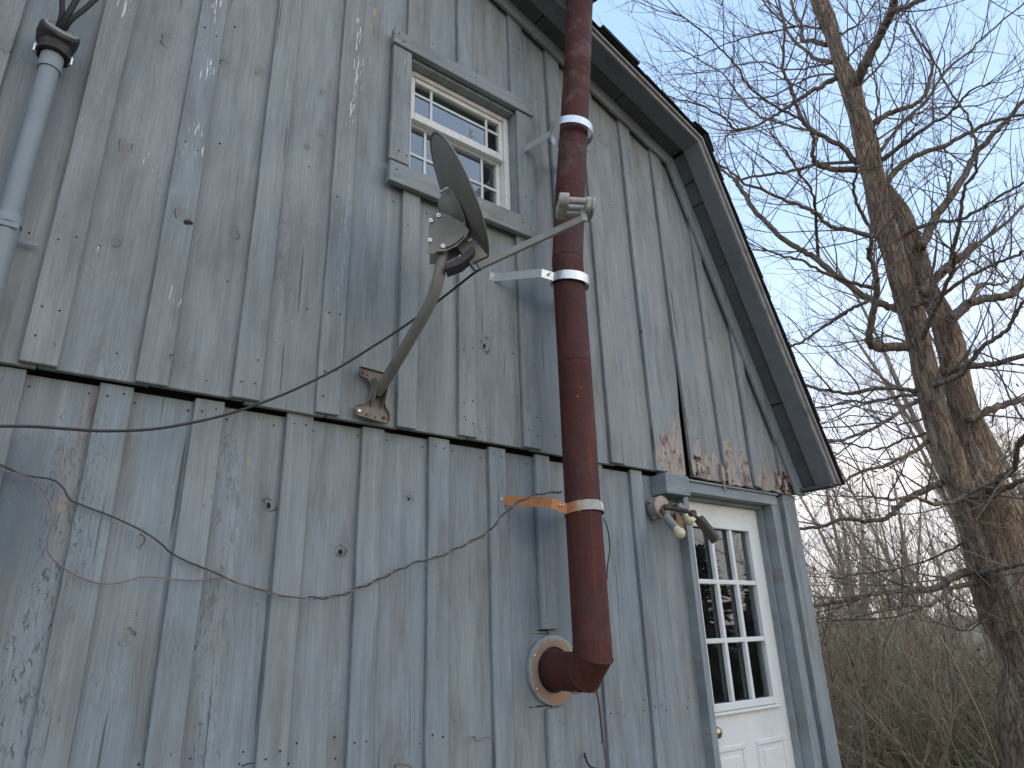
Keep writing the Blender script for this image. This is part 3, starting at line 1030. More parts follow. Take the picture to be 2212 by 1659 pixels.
light_block([(LEFT + .03, 2.40), (WX0, 2.40), (WX0, zr(WX0, 0.05)), (XR, zr(XR, 0.05)), (2 * XR - BX, zr(BX, 0.05))])
light_block([(WX1, 2.40), (CORNER - .03, 2.40), (BX, zr(BX, 0.05)), (WX1, zr(WX1, 0.05))])
light_block([(WX0 + .002, 2.40), (WX1 - .002, 2.40), (WX1 - .002, WZ0), (WX0 + .002, WZ0)])
light_block([(WX0 + .002, WZ1), (WX1 - .002, WZ1), (WX1 - .002, zr(WX1, 0.05)), (WX0 + .002, zr(WX0, 0.05))])
light_block([(LEFT + .03, 0.0), (3.03, 0.0), (3.03, 2.398), (LEFT + .03, 2.398)])
light_block([(3.865, 0.0), (CORNER - .03, 0.0), (CORNER - .03, 2.398), (3.865, 2.398)])
light_block([(3.032, 2.27), (3.863, 2.27), (3.863, 2.398), (3.032, 2.398)])

# ---- window
win = MB()
win.box(WX0 - 0.02, WX0 + 0.012, 2.322, 2.47, WZ0, WZ1).box(WX1 - 0.004, WX1 + 0.022, 2.322, 2.47, WZ0, WZ1)
win.box(WX0 + 0.0125, WX1 - 0.0045, 2.322, 2.47, WZ1 - 0.006, WZ1 + 0.02).box(WX0 + 0.0125, WX1 - 0.0045, 2.322, 2.47, WZ0 - 0.02, WZ0 + 0.004)
win = win.build('window', M['trim_v'], barn, bevel=0.0015)
tag(win, 'small double hung gable window with white sashes')
MB().box(1.132, 2.016, YT - 0.012, YT + 0.0215, 4.296, 4.386).build('head_trim', M['trim_h'], win, bevel=0.003)
MB().box(1.136, 2.012, YT - 0.012, YT + 0.0215, 3.483, 3.594).build('sill_trim', M['trim_h'], win, bevel=0.003)
MB().box(1.140, 1.241, YT, YT + 0.0215, 3.612, 4.2955).build('side_trim', M['trim_v'], win, bevel=0.003)
MB().box(1.903, 2.014, YT, YT + 0.0215, 3.600, 4.2955).build('side_trim', M['trim_v'], win, bevel=0.003)
fx0, fx1, fz0, fz1 = 1.256, 1.898, 3.617, 4.278
fr = MB()
fr.box(fx0, fx0 + 0.032, 2.372, 2.45, fz0, fz1).box(fx1 - 0.032, fx1, 2.372, 2.45, fz0, fz1)
fr.box(fx0 + 0.0325, fx1 - 0.0325, 2.372, 2.45, fz1 - 0.026, fz1).box(fx0 + 0.0325, fx1 - 0.0325, 2.368, 2.45, fz0, fz0 + 0.036)
fr.build('window_frame', M['vinyl'], win, bevel=0.003)


def sash(x0, x1, z0, z1, y, st, top, bot, mv, mh):
    s = MB()
    s.box(x0, x0 + st, y, y + 0.03, z0, z1).box(x1 - st, x1, y, y + 0.03, z0, z1)
    s.box(x0 + st + .0005, x1 - st - .0005, y - 0.001, y + 0.03, z1 - top, z1 - .0005).box(x0 + st + .0005, x1 - st - .0005, y - 0.001, y + 0.03, z0 + .0005, z0 + bot)
    s = s.build('sash', M['vinyl'], win, bevel=0.002)
    MB().box(x0 + st - .004, x1 - st + .004, y + 0.014, y + 0.018, z0 + bot - .004, z1 - top + .004).build('pane', M['glass'], s if False else win)
    for x in mv:
        MB().box(x - 0.0068, x + 0.0068, y + 0.008, y + 0.0135, z0 + bot, z1 - top).build('muntin', M['muntin'], win)
    for z in mh:
        MB().box(x0 + st, x1 - st, y + 0.0075, y + 0.0130, z - 0.0068, z + 0.0068).build('muntin', M['muntin'], win)


sash(fx0 + 0.033, fx1 - 0.033, 3.984, fz1 - 0.0265, 2.386, 0.022, 0.026, 0.046, (1.412, 1.762), (4.158,))
sash(fx0 + 0.033, fx1 - 0.033, fz0 + 0.0365, 4.014, 2.418, 0.022, 0.040, 0.034, (1.398, 1.750), (3.806,))
MB().box(2.02, 2.10, 2.50, 2.58, 3.3, 4.5).build('room_stud', M['room'], win)
# peeling decal on the upper pane
dk = NT('peeling_decal')
pos_ = dk.n('NewGeometry').outputs['Position']
tr_ = dk.n('BsdfTransparent')
df_ = dk.n('BsdfDiffuse')
dk.put(df_.inputs[0], dk.mix(dk.ramp(dk.noise(pos_, 60, 3), .4, .6), (0.30, 0.25, 0.21), (0.50, 0.48, 0.45)))
ms_ = dk.n('MixShader')
X_, Y_, Z_ = dk.xyz(pos_)
ddx = dk.math('DIVIDE', dk.math('SUBTRACT', X_, 1.670), 0.046)
ddz = dk.math('DIVIDE', dk.math('SUBTRACT', Z_, 4.085), 0.050)
dd_ = dk.math('SQRT', dk.math('ADD', dk.math('MULTIPLY', ddx, ddx), dk.math('MULTIPLY', ddz, ddz)))
dk.put(ms_.inputs[0], dk.math('GREATER_THAN', dk.noise(pos_, 70, 4, 0.7), dk.ramp(dd_, 0.1, 1.05, 0.46, 0.72, False)))
dk.t.links.new(tr_.outputs[0], ms_.inputs[1])
dk.t.links.new(df_.outputs[0], ms_.inputs[2])
dk.t.links.new(ms_.outputs[0], dk.out.inputs[0])
MB().box(1.620, 1.722, 2.3975, 2.3985, 4.034, 4.135).build('decal_residue', dk.m, win)

# ---- door
DX0, DX1, DZ0, DZ1, DY = 3.042, 3.853, 0.20, 2.246, 2.437
gx0, gx1, gz0, gz1 = 3.164, 3.716, 1.178, 2.108
d = MB()
d.box(DX0 + .003, gx0 - .0005, DY, DY + 0.045, DZ0, DZ1).box(gx1 + .0005, DX1 - .003, DY, DY + 0.045, DZ0, DZ1)
d.box(gx0, gx1, DY, DY + 0.045, gz1, DZ1).box(gx0, gx1, DY, DY + 0.045, DZ0, gz0)
door = d.build('door', M['doorwhite'], barn)
tag(door, 'white nine pane door set in a grey casing')
gf = MB()
for (x0, x1, z0, z1) in ((gx0 - 0.036, gx0 + 0.006, gz0 - 0.034, gz1 + 0.034), (gx1 - 0.006, gx1 + 0.036, gz0 - 0.034, gz1 + 0.034)):
    gf.box(x0, x1, DY - 0.014, DY + 0.006, z0, z1)
gf.box(gx0 + .0065, gx1 - .0065, DY - 0.0145, DY + 0.006, gz1 - 0.006, gz1 + 0.036).box(gx0 + .0065, gx1 - .0065, DY - 0.0145, DY + 0.006, gz0 - 0.032, gz0 + 0.006)
gf.build('glazing_frame', M['doorwhite'], door, bevel=0.004)
MB().box(gx0 - 0.045, gx1 + 0.045, DY - 0.024, DY - 0.0005, gz0 - 0.050, gz0 - 0.035).build('glazing_sill', M['doorwhite'], door, bevel=0.004)
mvx = (3.343, 3.527)
mhz = (1.490, 1.800)
for x in mvx:
    MB().box(x - 0.013, x + 0.013, DY - 0.010, DY + 0.016, gz0 + .006, gz1 - .006).build('muntin', M['doorwhite'], door, bevel=0.004)
for z in mhz:
    MB().box(gx0 + .006, gx1 - .006, DY - 0.0095, DY + 0.0155, z - 0.013, z + 0.013).build('muntin', M['doorwhite'], door, bevel=0.004)
xs = (gx0, mvx[0], mvx[1], gx1)
zs = (gz0, mhz[0], mhz[1], gz1)
for i in range(3):
    for j in range(3):
        MB().box(xs[i] + .001, xs[i + 1] - .001, DY + 0.018, DY + 0.022, zs[j] + .001, zs[j + 1] - .001).build('pane', M['door_glass'], door)
for (x0, x1) in ((3.118, 3.395), (3.500, 3.775)):
    pm = MB()
    z0, z1 = 0.36, 0.984
    for (a, b, c, e) in ((x0, x1, z1 - 0.028, z1), (x0, x1, z0, z0 + 0.028), (x0, x0 + 0.028, z0 + .0285, z1 - .0285), (x1 - 0.028, x1, z0 + .0285, z1 - .0285)):
        pm.box(a, b, DY - 0.008, DY + 0.004, c, e)
    pm.box(x0 + 0.05, x1 - 0.05, DY - 0.006, DY + 0.004, z0 + 0.05, z1 - 0.05)
    pm.build('door_panel', M['doorwhite'], door, bevel=0.006)
kb = MB().lathe((3.112, DY, 1.062), (0, -1, 0), [(-0.002, 0.032), (0.004, 0.032), (0.008, 0.024), (0.012, 0.012), (0.032, 0.012), (0.040, 0.022), (0.052, 0.028), (0.064, 0.025), (0.070, 0.012), (0.071, 0.0)])
kb.build('knob', M['brass'], door, smooth=True)
MB().lathe((3.112, DY, 1.165), (0, -1, 0), [(-0.002, 0.020), (0.010, 0.019), (0.013, 0.012), (0.0135, 0.0)]).build('deadbolt', M['bronze'], door, smooth=True)
for k_ in range(26):
    z = 1.19 + k_ * 0.0245
    MB().obox((3.44, DY + 0.075, z), (0.29, 0, 0), (0, 0.010, 0.006), (0, -0.0004, 0.0008)).build('blind_slat', M['blind'], door)
# frame and casing round the door
cas = MB()
cas.box(2.996, 3.0405, 2.330, 2.50, 0.10, 2.2665).build('door_jamb', M['casing_v'], barn, bevel=0.002)
MB().box(3.8555, 3.918, 2.330, 2.408, 0.10, 2.2665).build('door_casing', M['casing_v'], barn, bevel=0.002)
MB().box(3.8545, 3.900, 2.409, 2.50, 0.10, 2.2665).build('door_jamb', M['casing_v'], barn, bevel=0.002)
MB().box(3.835, 3.854, 2.398, 2.4355, 0.12, 2.246).build('door_stop', M['casing_v'], barn, bevel=0.002)
MB().box(2.996, 3.918, 2.329, 2.50, 2.267, 2.326).build('head_casing', M['casing_h'], barn, bevel=0.002)
MB().box(2.980, 3.930, 2.318, 2.384, 2.3265, 2.338).build('head_cap', M['casing_h'], barn, bevel=0.002)
MB().box(3.042, 3.853, 2.398, 2.436, 2.2465, 2.2665).build('door_stop', M['casing_h'], barn)
MB().box(2.96, 3.95, 2.28, 2.50, 0.05, 0.195).build('threshold', M['casing_h'], barn)
MB().box(2.800, 2.994, 2.275, 2.383, 2.228, 2.335).build('mounting_block', M['casing_h'], barn, bevel=0.003)
# splintered strip of raw wood behind the lamp
sp = MB()
pts = [at(1296 + x / 5.12, 972 + y / 5.12, 2.345) for x, y in ((835, 700), (870, 690), (915, 760), (935, 800), (950, 900), (925, 960), (900, 880), (880, 850), (850, 790))]
sp.slab([Vector(p) for p in reversed(pts)], (0, 0.018, 0))
sp.build('splintered_wood', M['split'], barn)
# splinters hanging on the rotten board ends
sliver_mat = painted_wood('rotten_sliver', feats=[('rot', 3.55, 2.42, 3.0, 1.0, 1.0)], edge_blue=False)
for (dx, dy, w, h, t) in ((1500, 1010, 0.022, 0.06, 0.010), (1509, 1014, 0.016, 0.05, 0.012), (1519, 1017, 0.030, 0.022, 0.016), (1563, 1030, 0.014, 0.09, 0.006), (1575, 1033, 0.012, 0.07, 0.006),
                          (1684, 1040, 0.018, 0.05, 0.010), (1697, 1052, 0.014, 0.06, 0.010), (1712, 1036, 0.020, 0.03, 0.008), (1620, 1040, 0.012, 0.05, 0.005)):
    p = at(dx, dy, 2.316)
    r_ = random.Random(dx)
    pl = [p + Vector((-w, 0, h * 0.8)), p + Vector((-w * 0.7, 0, -h * r_.uniform(0.2, 0.7))), p + Vector((-w * 0.1, 0, -h * r_.uniform(0.6, 1.0))), p + Vector((w * 0.3, 0, -h * 0.35)), p + Vector((w * 0.75, 0, -h * r_.uniform(0.3, 0.8))),
          p + Vector((w, 0, h * 0.6)), p + Vector((w * 0.2, 0, h * r_.uniform(0.7, 1.1)))]
    pl = [q + Vector((0, r_.uniform(-t, t * 0.2), 0)) for q in pl]
    MB().slab(pl[::-1], (0, 0.006, 0)).build('rotten_splinter', sliver_mat, barn)

# nail heads, too small to tell apart singly
nl = MB()
def nail(x, y, z, r=0.0035):
    nl.lathe((x, y, z), (0, -1, 0), [(-0.002, r), (0.0012, r), (0.0016, 0.0)], 6)


for (x0, x1) in UBAT:
    for z in (2.43, 2.52, 2.78, 3.30, 3.86, 4.30, 4.80):
        if z + 0.1 < zr((x0 + x1) / 2) and not (1.2 < x0 < 1.95 and 3.45 < z < 4.4):
            if rng.random() < 0.75:
                nail(x0 + 0.025, YUB, z + rng.uniform(-0.02, 0.02))
            if rng.random() < 0.75:
                nail(x1 - 0.025, YUB, z + rng.uniform(-0.02, 0.02))
for i in range(len(UB) - 1):
    for z in (2.42, 2.80, 3.4, 4.0, 4.5):
        xm = UB[i] + 0.07 + rng.random() * (UB[i + 1] - UB[i] - 0.14)
        if z + 0.1 < zr(xm) and not (1.1 < xm < 2.0 and 3.45 < z < 4.4) and rng.random() < 0.8:
            nail(xm, YU, z + rng.uniform(-0.03, 0.03))
for i in range(len(LB) - 1):
    for z in (2.305, 1.25, 1.20):
        for k_ in (0.25, 0.75):
            nail(LB[i] + (LB[i + 1] - LB[i]) * (k_ + rng.uniform(-0.06, 0.06)), YL, z + rng.uniform(-0.015, 0.008))
for xc in (-0.32, -0.04, 0.248, 0.531, 0.852, 1.150, 1.457, 1.761, 2.026, 2.373, 2.67):
    for z in (2.31, 1.22):
        for s_ in (-0.022, 0.022):
            nail(xc + s_, YLB, z + rng.uniform(-0.012, 0.012))
for (x, z) in ((1.16, 4.36), (1.19, 4.33), (1.18, 4.32), (1.62, 4.35), (1.62, 4.32), (1.99, 4.33), (1.18, 3.66), (1.22, 3.65), (1.17, 3.55), (1.9, 3.55), (1.95, 3.53), (1.93, 3.72), (1.97, 3.71)):
    nail(x, YT - 0.0125, z, 0.004)
for (x, z) in ((2.83, 2.30), (2.96, 2.26), (2.90, 2.26), (2.965, 2.30)):
    nail(x, 2.275, z, 0.003)
tag(nl.build('nail_heads', M['nail'], barn), kind='stuff')

# ------------------------------------------------------------------ stove pipe
pipe = empty('stove_pipe', 'rusty red brown stove pipe rising from an elbow up past the eave', 'stove pipe')
PX, PY, PR = 2.012, 2.098, 0.0775
FZ, FXC = 1.402, 2.034
axis_pts = [Vector((PX, PY, 1.515)), Vector((2.013, 2.098, 2.05)), Vector((2.017, 2.094, 2.72)), Vector((2.018, 2.094, 3.27)),
            Vector((2.064, 2.084, 3.71)), Vector((2.099, 2.060, 4.078)), Vector((2.128, 2.022, 4.52)), Vector((2.132, 1.962, 4.965)), Vector((2.142, 1.928, 5.32))]
for i in range(len(axis_pts) - 1):
    a, b = axis_pts[i], axis_pts[i + 1]
    dr = (b - a).normalized()
    L = (b - a).length
    r0, r1 = PR - 0.0004 * i, PR - 0.0012 - 0.0004 * i
    mb = MB()
    prof = [(-0.012, r1 - 0.004), (-0.004, r0), (0.010, r0 + 0.0012), (0.016, r0), (L * 0.5, r0), (L - 0.03, r0 - 0.0004), (L - 0.024, r0 + 0.0012), (L - 0.018, r0 - 0.0004), (L, r1), (L + 0.006, r1 - 0.001)]
    mb.lathe(a, dr, prof, 40)
    u = Vector((0.8, 0.6, 0)) - dr * Vector((0.8, 0.6, 0)).dot(dr)
    u.normalize()
    w = dr.cross(u)
    mb.obox(a + dr * L * 0.5 + u * r0, dr * (L * 0.48), w * 0.006, u * 0.0022)       # lock seam
    mb.build('pipe_section', M['pipe'], pipe, smooth=True, angle=40)
# three-gore elbow turning into the wall
C0 = Vector((PX, PY, 1.515))
stub_end = Vector((FXC, 2.375, FZ))
g1 = Vector((PX, PY, 1.470))
g2 = Vector((PX + 0.006, PY + 0.062, FZ + 0.008))
g3 = Vector((PX + 0.012, PY + 0.130, FZ))


def gore(p0, n0, p1, n1, ax, r, name, bead=True):
    """pipe gore between two cutting planes"""
    mb = MB()
    ax = ax.normalized()
    u = ax.orthogonal().normalized()
    w = ax.cross(u)
    c = (p0 + p1) * 0.5
    S = 40
    A, B = [], []
    for k in range(S):
        a = 2 * math.pi * k / S
        q = c + (u * math.cos(a) + w * math.sin(a)) * r
        A.append(q + ax * ((p0 - q).dot(n0) / ax.dot(n0)))
        B.append(q + ax * ((p1 - q).dot(n1) / ax.dot(n1)))
    mb.add(A + B, [(k, (k + 1) % S, (k + 1) % S + S, k + S) for k in range(S)])
    o = mb.build(name, M['pipe'], pipe, smooth=True)
    if bead:
        MB().tube(B + [B[0], B[1]], 0.0032, 6, False).build('crimped_seam', M['pipe'], pipe, smooth=True)
    return o


a0 = Vector((0, 0, -1))
d1 = (g2 - g1).normalized()
d2 = (stub_end - g3).normalized()
m01 = (a0 + d1).normalized()
m12 = (d1 + d2).normalized()
gore(C0 + Vector((0, 0, 0.01)), a0, g1, m01, a0, PR + 0.0008, 'elbow_gore')
gore(g1, m01, g2, m12, d1, PR + 0.0006, 'elbow_gore')
gore(g2, m12, stub_end, d2, d2, PR - 0.001, 'wall_stub', bead=False)
MB().lathe(g3 - d2 * 0.01, d2, [(-0.004, PR - 0.001), (0, PR + 0.002), (0.004, PR - 0.001)], 40).build('crimped_seam', M['pipe'], pipe, smooth=True)
# wall thimble: ring plate with screws
fm = MB()
fm.lathe((FXC, 2.378, FZ + 0.008), (0, -1, 0), [(0.0, 0.139), (0.016, 0.138), (0.0185, 0.130), (0.0195, 0.100), (0.017, 0.0915), (-0.06, 0.090)], 48)
flange = fm.build('thimble_flange', M['flange'], pipe, smooth=True, angle=35)
MB().lathe((FXC, 2.3675, FZ + 0.008), (0, -1, 0), [(0, 0.092), (0.001, 0.092), (0.0012, 0.0)], 32).build('thimble_hole_shade', M['rubber_and_hole'], flange)  # black disc standing in for the shade inside the uncut pipe hole
for ang in (150, 35, 215, 330):
    c = Vector((FXC + 0.121 * math.cos(math.radians(ang)), 2.3605, FZ + 0.008 + 0.121 * math.sin(math.radians(ang))))
    MB().lathe(c, (0, -1, 0), [(-0.002, 0.006), (0.003, 0.006), (0.005, 0.0035), (0.0051, 0)], 8).build('screw', M['bolt'], flange)
# rain collar where the pipe clears the eave
dr = (axis_pts[-1] - axis_pts[-2]).normalized()
MB().lathe(axis_pts[-2] + dr * 0.105, dr, [(0.0, 0.074), (0.0, 0.150), (0.006, 0.152), (0.012, 0.150), (0.050, 0.082), (0.056, 0.074)], 40).build('storm_collar', M['bronze'], pipe, smooth=True, angle=35)


# ------------------------------------------------------------------ pipe straps
def strap(label, c, tilt, r, wallx, wallz, wally, tabxy, mat_band, mat_arm, sticker=False, foot_mat=None, rightx=None):
    s = empty('pipe_strap', label, 'pipe strap', 'metal straps holding the stove pipe')
    c = Vector(c)
    nn = Vector(tilt).normalized()
    u = Vector((1, 0, 0)) - nn * nn.x
    u.normalize()
    w = nn.cross(u)                    # towards +Y
    hw = 0.0215
    tabs = []
    # band: two half shells, open at the tabs
    S = 40
    mb = MB()
    P = []
    for k in range(S + 1):
        a = math.radians(172) + math.radians(376 - 8) * k / S
        q = c + (u * math.cos(a) + w * math.sin(a)) * r
        o = (q - c).normalized()
        P += [q - nn * hw, q + nn * hw, q + nn * hw + o * 0.0016, q - nn * hw + o * 0.0016]
    F = []
    for k in range(S):
        for j in range(4):
            F.append((4 * k + j, 4 * k + (j + 1) % 4, 4 * k + 4 + (j + 1) % 4, 4 * k + 4 + j))
    mb.add(P, F).build('band', mat_band, s, smooth=True, angle=30)
    for side in (-1, 1):
        xw = wallx if side < 0 else (rightx if rightx else 2 * c.x - wallx)
        tabp = Vector(tabxy) if side < 0 else Vector((2 * c.x - tabxy[0], tabxy[1] + 0.01, tabxy[2]))
        if side > 0:
            tabp = c + u * (r + 0.012) + w * 0.02
        footp = Vector((xw, wally, wallz if side < 0 else wallz - 0.01))
        d_ = footp - tabp
        up = nn - d_.normalized() * nn.dot(d_.normalized())
        up.normalize()
        th = d_.normalized().cross(up)
        MB().obox((tabp + footp) * 0.5, d_ * 0.5, th * 0.0009, up * hw).build('arm', mat_arm, s)
        # outward tab with bolt joining arm and band
        e = c + u * (side * r * 0.985) + w * (0.012)
        dd = (e - tabp)
        if dd.length > 0.004:
            MB().obox((tabp + e) * 0.5, dd * 0.5, Vector(dd).normalized().cross(up).normalized() * 0.0012, up * hw * 0.98).build('tab', mat_band, s)
        b0 = (tabp + e) * 0.5
        MB().cyl(b0 - Vector((0, 0.024, 0)), b0 + Vector((0, 0.016, 0)), 0.0032, sides=8).build('bolt', M['bolt'], s)
        MB().lathe(b0 - Vector((0, 0.006, 0)), (0, -1, 0), [(-0.001, 0.0065), (0.004, 0.0065), (0.0045, 0)], 6).build('nut', M['bolt'], s)
        fd = Vector((-side * -0.030, 0, 0)) if side > 0 else Vector((-0.030, 0, 0))
        ftab = MB().obox(footp + fd * 0.5 + Vector((0, -0.001, 0)), fd * 0.5, (0, 0.0009, 0), up * hw).build('foot_tab', foot_mat or mat_arm, s)
        MB().lathe(footp + fd * 0.55 + Vector((0, -0.0018, 0)), (0, -1, 0), [(0, 0.0062), (0.003, 0.0055), (0.0045, 0.003), (0.0046, 0)], 8).build('screw', M['bolt'], ftab)
    if sticker:
        P = []
        for k in range(9):
            a = math.radians(285 + 44 * k / 8)
            for z in (-0.55, 0.72):
                P.append(c + (u * math.cos(a) + w * math.sin(a)) * (r + 0.0026) + nn * hw * z)
        MB().add(P, [(2 * k, 2 * k + 2, 2 * k + 3, 2 * k + 1) for k in range(8)]).build('sticker', M['label'], s, smooth=True)
    return s


strap('bright galvanised strap ringing the stove pipe loosely beside the window', (2.080, 2.062, 4.056), (0.05, -0.10, 1), 0.115, 1.936, 4.048, 2.3395,
      (1.972, 2.110, 4.03), M['zinc'], M['zincarm'])
strap('galvanised strap round the stove pipe just below the dish receiver', (2.020, 2.090, 3.150), (0.02, -0.16, 1), 0.094, 1.750, 3.205, 2.3395,
      (1.872, 2.125, 3.168), M['zinc'], M['zincarm'])
strap('rust orange strap with white sticker low on the stove pipe', (2.014, 2.096, 2.045), (0.02, 0.12, 1), 0.0835, 1.790, 2.112, 2.3625,
      (1.872, 2.140, 2.070), M['strap3'], M['strap3'], sticker=True, foot_mat=M['casing_h'])

# ------------------------------------------------------------------ satellite dish
dish = empty('satellite_dish', 'grey satellite dish seen from behind on a bent wall mast', 'satellite dish')
DC = Vector((1.2006, 1.8149, 3.1302))
tau, phi = math.radians(24.97), math.radians(-35.2)
dn = Vector((math.cos(tau) * math.cos(phi), math.cos(tau) * math.sin(phi), math.sin(tau)))
du = Vector((-math.sin(tau) * math.cos(phi), -math.sin(tau) * math.sin(phi), math.cos(tau)))
dv = du.cross(dn)
mb = MB()
A, B = 0.257, 0.243
rings, S = 8, 56
P = [DC - dn * 0.045]
for i in range(1, rings + 1):
    f_ = i / rings
    for k in range(S):
        a = 2 * math.pi * k / S
        P.append(DC + du * (A * f_ * math.cos(a)) + dv * (B * f_ * math.sin(a)) - dn * (0.045 * (1 - f_ * f_)))
F = [(0, 1 + (k + 1) % S, 1 + k) for k in range(S)]
for i in range(rings - 1):
    for k in range(S):
        a, b = 1 + i * S + k, 1 + i * S + (k + 1) % S
        F.append((a, b, b + S, a + S))
mb.add(P, F)
refl = mb.build('reflector', M['dish'], dish, smooth=True)
so = refl.modifiers.new('thickness', 'SOLIDIFY')
so.thickness = 0.0025
so.offset = 0
rim = [DC + du * (A * math.cos(2 * math.pi * k / S)) + dv * (B * math.sin(2 * math.pi * k / S)) - dn * 0.002 for k in range(S + 1)]
MB().tube(rim, 0.0042, 6, False).build('rolled_rim', M['dish'], refl, smooth=True)
# back bracket: pressed cup, side plates with slot, bolts
bc = DC - dn * 0.050 - du * 0.055
mb = MB()
mb.lathe(bc + dn * 0.012, -dn, [(0.0, 0.105), (0.004, 0.103), (0.008, 0.090), (0.034, 0.078), (0.050, 0.060), (0.056, 0.040), (0.057, 0.0)], 28)
cup = mb.build('back_cup', M['dish'], dish, smooth=True, angle=50)
for (su, sv) in ((0.095, -0.02), (-0.085, -0.045), (0.05, -0.09), (-0.15, -0.03)):
    MB().lathe(bc + du * su + dv * sv - dn * 0.004, -dn, [(-0.01, 0.006), (0.008, 0.006), (0.010, 0.003), (0.0101, 0)], 8).build('bolt', M['bolt'], cup)
MT = Vector((1.132, 1.822, 2.86))                      # top of the mast
side_n = dv.normalized()
for off, m_ in ((-0.036, 'dish'), (0.036, 'dish')):
    o_ = MT + Vector((0.0, 0.0, 0.07)) + side_n * off
    h = Vector((math.cos(phi), math.sin(phi), 0))
    zz = Vector((0, 0, 1))
    out = [(-0.052, -0.088), (-0.030, -0.088), (-0.022, -0.080), (0.012, -0.078), (0.050, -0.058), (0.085, -0.020), (0.098, 0.010), (0.070, 0.045), (0.020, 0.078), (-0.012, 0.088), (-0.040, 0.070), (-0.050, 0.020)]
    plate = MB().slab([o_ + h * a + zz * b for a, b in out], side_n * 0.003).build('elevation_plate', M['dish'], dish, bevel=0.001)
    if off < 0:
        slot = [o_ - side_n * 0.0006 + h * (0.012 + 0.066 * t) + zz * (-0.066 + 0.048 * t ** 1.5) for t in [i / 8 for i in range(9)]]
        mb = MB()
        PP = []
        for q in slot:
            PP += [q + zz * 0.0045, q - zz * 0.0045]
        mb.add(PP, [(2 * i, 2 * i + 1, 2 * i + 3, 2 * i + 2) for i in range(8)]).build('slot', M['rubber_and_hole'], plate)
        for (a, b) in ((-0.014, 0.070), (-0.042, 0.048), (-0.045, -0.035), (0.002, -0.060)):
            MB().lathe(o_ + h * a + zz * b - side_n * 0.0008, -side_n, [(-0.002, 0.0085), (0.006, 0.0085), (0.007, 0.0045), (0.013, 0.0042), (0.0131, 0)], 8).build('bolt', M['bolt'], plate)
mb = MB()
mb.slab([MT + Vector((0, 0, 0.0)) + h * a + zz * b - side_n * 0.030 for a, b in ((0.01, -0.055), (0.060, -0.030), (0.105, 0.015), (0.118, 0.010), (0.112, -0.012), (0.070, -0.055), (0.015, -0.078))], side_n * 0.060)
mb.build('inner_yoke', M['cable'], dish)
# mast: bent tube on a pressed wall foot
fp = at(818, 862, 2.285)
mp = [Vector((1.128, 2.296, 2.470)), Vector((1.130, 2.20, 2.520)), Vector((1.131, 2.05, 2.607)), Vector((1.132, 1.93, 2.683)), Vector((1.132, 1.875, 2.735)), Vector((1.132, 1.842, 2.80)), Vector((1.132, 1.828, 2.87)), Vector((1.132, 1.822, 2.96))]
MB().tube(smooth_path(mp, 5), 0.0222, 20).build('mast', M['mast'], dish, smooth=True, angle=60)
ft = MB()
yf = 2.3175
out = [(1.052, 2.566), (1.050, 2.540), (1.058, 2.528), (1.085, 2.522), (1.104, 2.500), (1.108, 2.465), (1.098, 2.432), (1.075, 2.412), (1.046, 2.402), (1.042, 2.385), (1.048, 2.366),
       (1.178, 2.352), (1.188, 2.362), (1.186, 2.392), (1.166, 2.420), (1.158, 2.455), (1.160, 2.500), (1.176, 2.528), (1.178, 2.550), (1.168, 2.560)]
ft.prism(out, yf - 0.004, yf)
foot = ft.build('wall_foot', M['foot'], dish)
n_ = len(out)
lip = MB()
for i in range(n_):
    a, b = out[i], out[(i + 1) % n_]
    lip.add([(a[0], yf - 0.016, a[1]), (b[0], yf - 0.016, b[1]), (b[0], yf - 0.003, b[1]), (a[0], yf - 0.003, a[1])], [(0, 1, 2, 3)])
lip = lip.build('folded_lip', M['foot'], foot)
sl = lip.modifiers.new('thickness', 'SOLIDIFY')
sl.thickness = 0.0022
# clamp cheeks gripping the mast
for sx in (-0.024, 0.0215):
    MB().slab([Vector((1.128 + sx, yf - 0.003, 2.522)), Vector((1.128 + sx, yf - 0.052, 2.52)), Vector((1.128 + sx, yf - 0.066, 2.485)), Vector((1.128 + sx, yf - 0.045, 2.435)), Vector((1.128 + sx, yf - 0.003, 2.405))], (0.0025, 0, 0)).build('clamp_cheek', M['foot'], dish)
for (x, z, m_) in ((1.066, 2.545, 'rustbolt'), (1.060, 2.385, 'bolt'), (1.165, 2.374, 'rustbolt'), (1.150, 2.540, 'bolt')):
    MB().lathe((x, yf - 0.004, z), (0, -1, 0), [(-0.002, 0.0075), (0.005, 0.0075), (0.006, 0.004), (0.0061, 0)], 6).build('lag_bolt', M[m_], foot)
for (x, z) in ((1.088, 2.540), (1.118, 2.530), (1.092, 2.375), (1.13, 2.37)):
    MB().box(x - 0.004, x + 0.004, yf - 0.0046, yf - 0.004, z - 0.004, z + 0.004).build('slot', M['rubber_and_hole'], foot)
# feed arm
a0_ = Vector((1.245, 1.762, 2.817))
a1_ = Vector((1.575, 1.530, 3.024))
dd = (a1_ - a0_)
du_ = dd.normalized()
sd = du_.cross(Vector((0, 0, 1))).normalized()
uu = sd.cross(du_)
MB().obox((a0_ + a1_) * 0.5, dd * 0.5, sd * 0.0085, uu * 0.0135).build('feed_arm', M['mast'], dish, bevel=0.002)
brk = MB()
bk = bc - du * 0.10
brk.slab([a0_ - du_ * 0.012 + uu * 0.02 - sd * 0.013, a0_ + du_ * 0.050 + uu * 0.018 - sd * 0.013, a0_ + du_ * 0.040 + uu * 0.10 - sd * 0.013, a0_ + uu * 0.135 - sd * 0.013, a0_ - du_ * 0.035 + uu * 0.12 - sd * 0.013, a0_ - du_ * 0.018 - uu * 0.016 - sd * 0.013][::-1], sd * 0.026)
brk.build('arm_socket', M['dish'], dish, bevel=0.001)
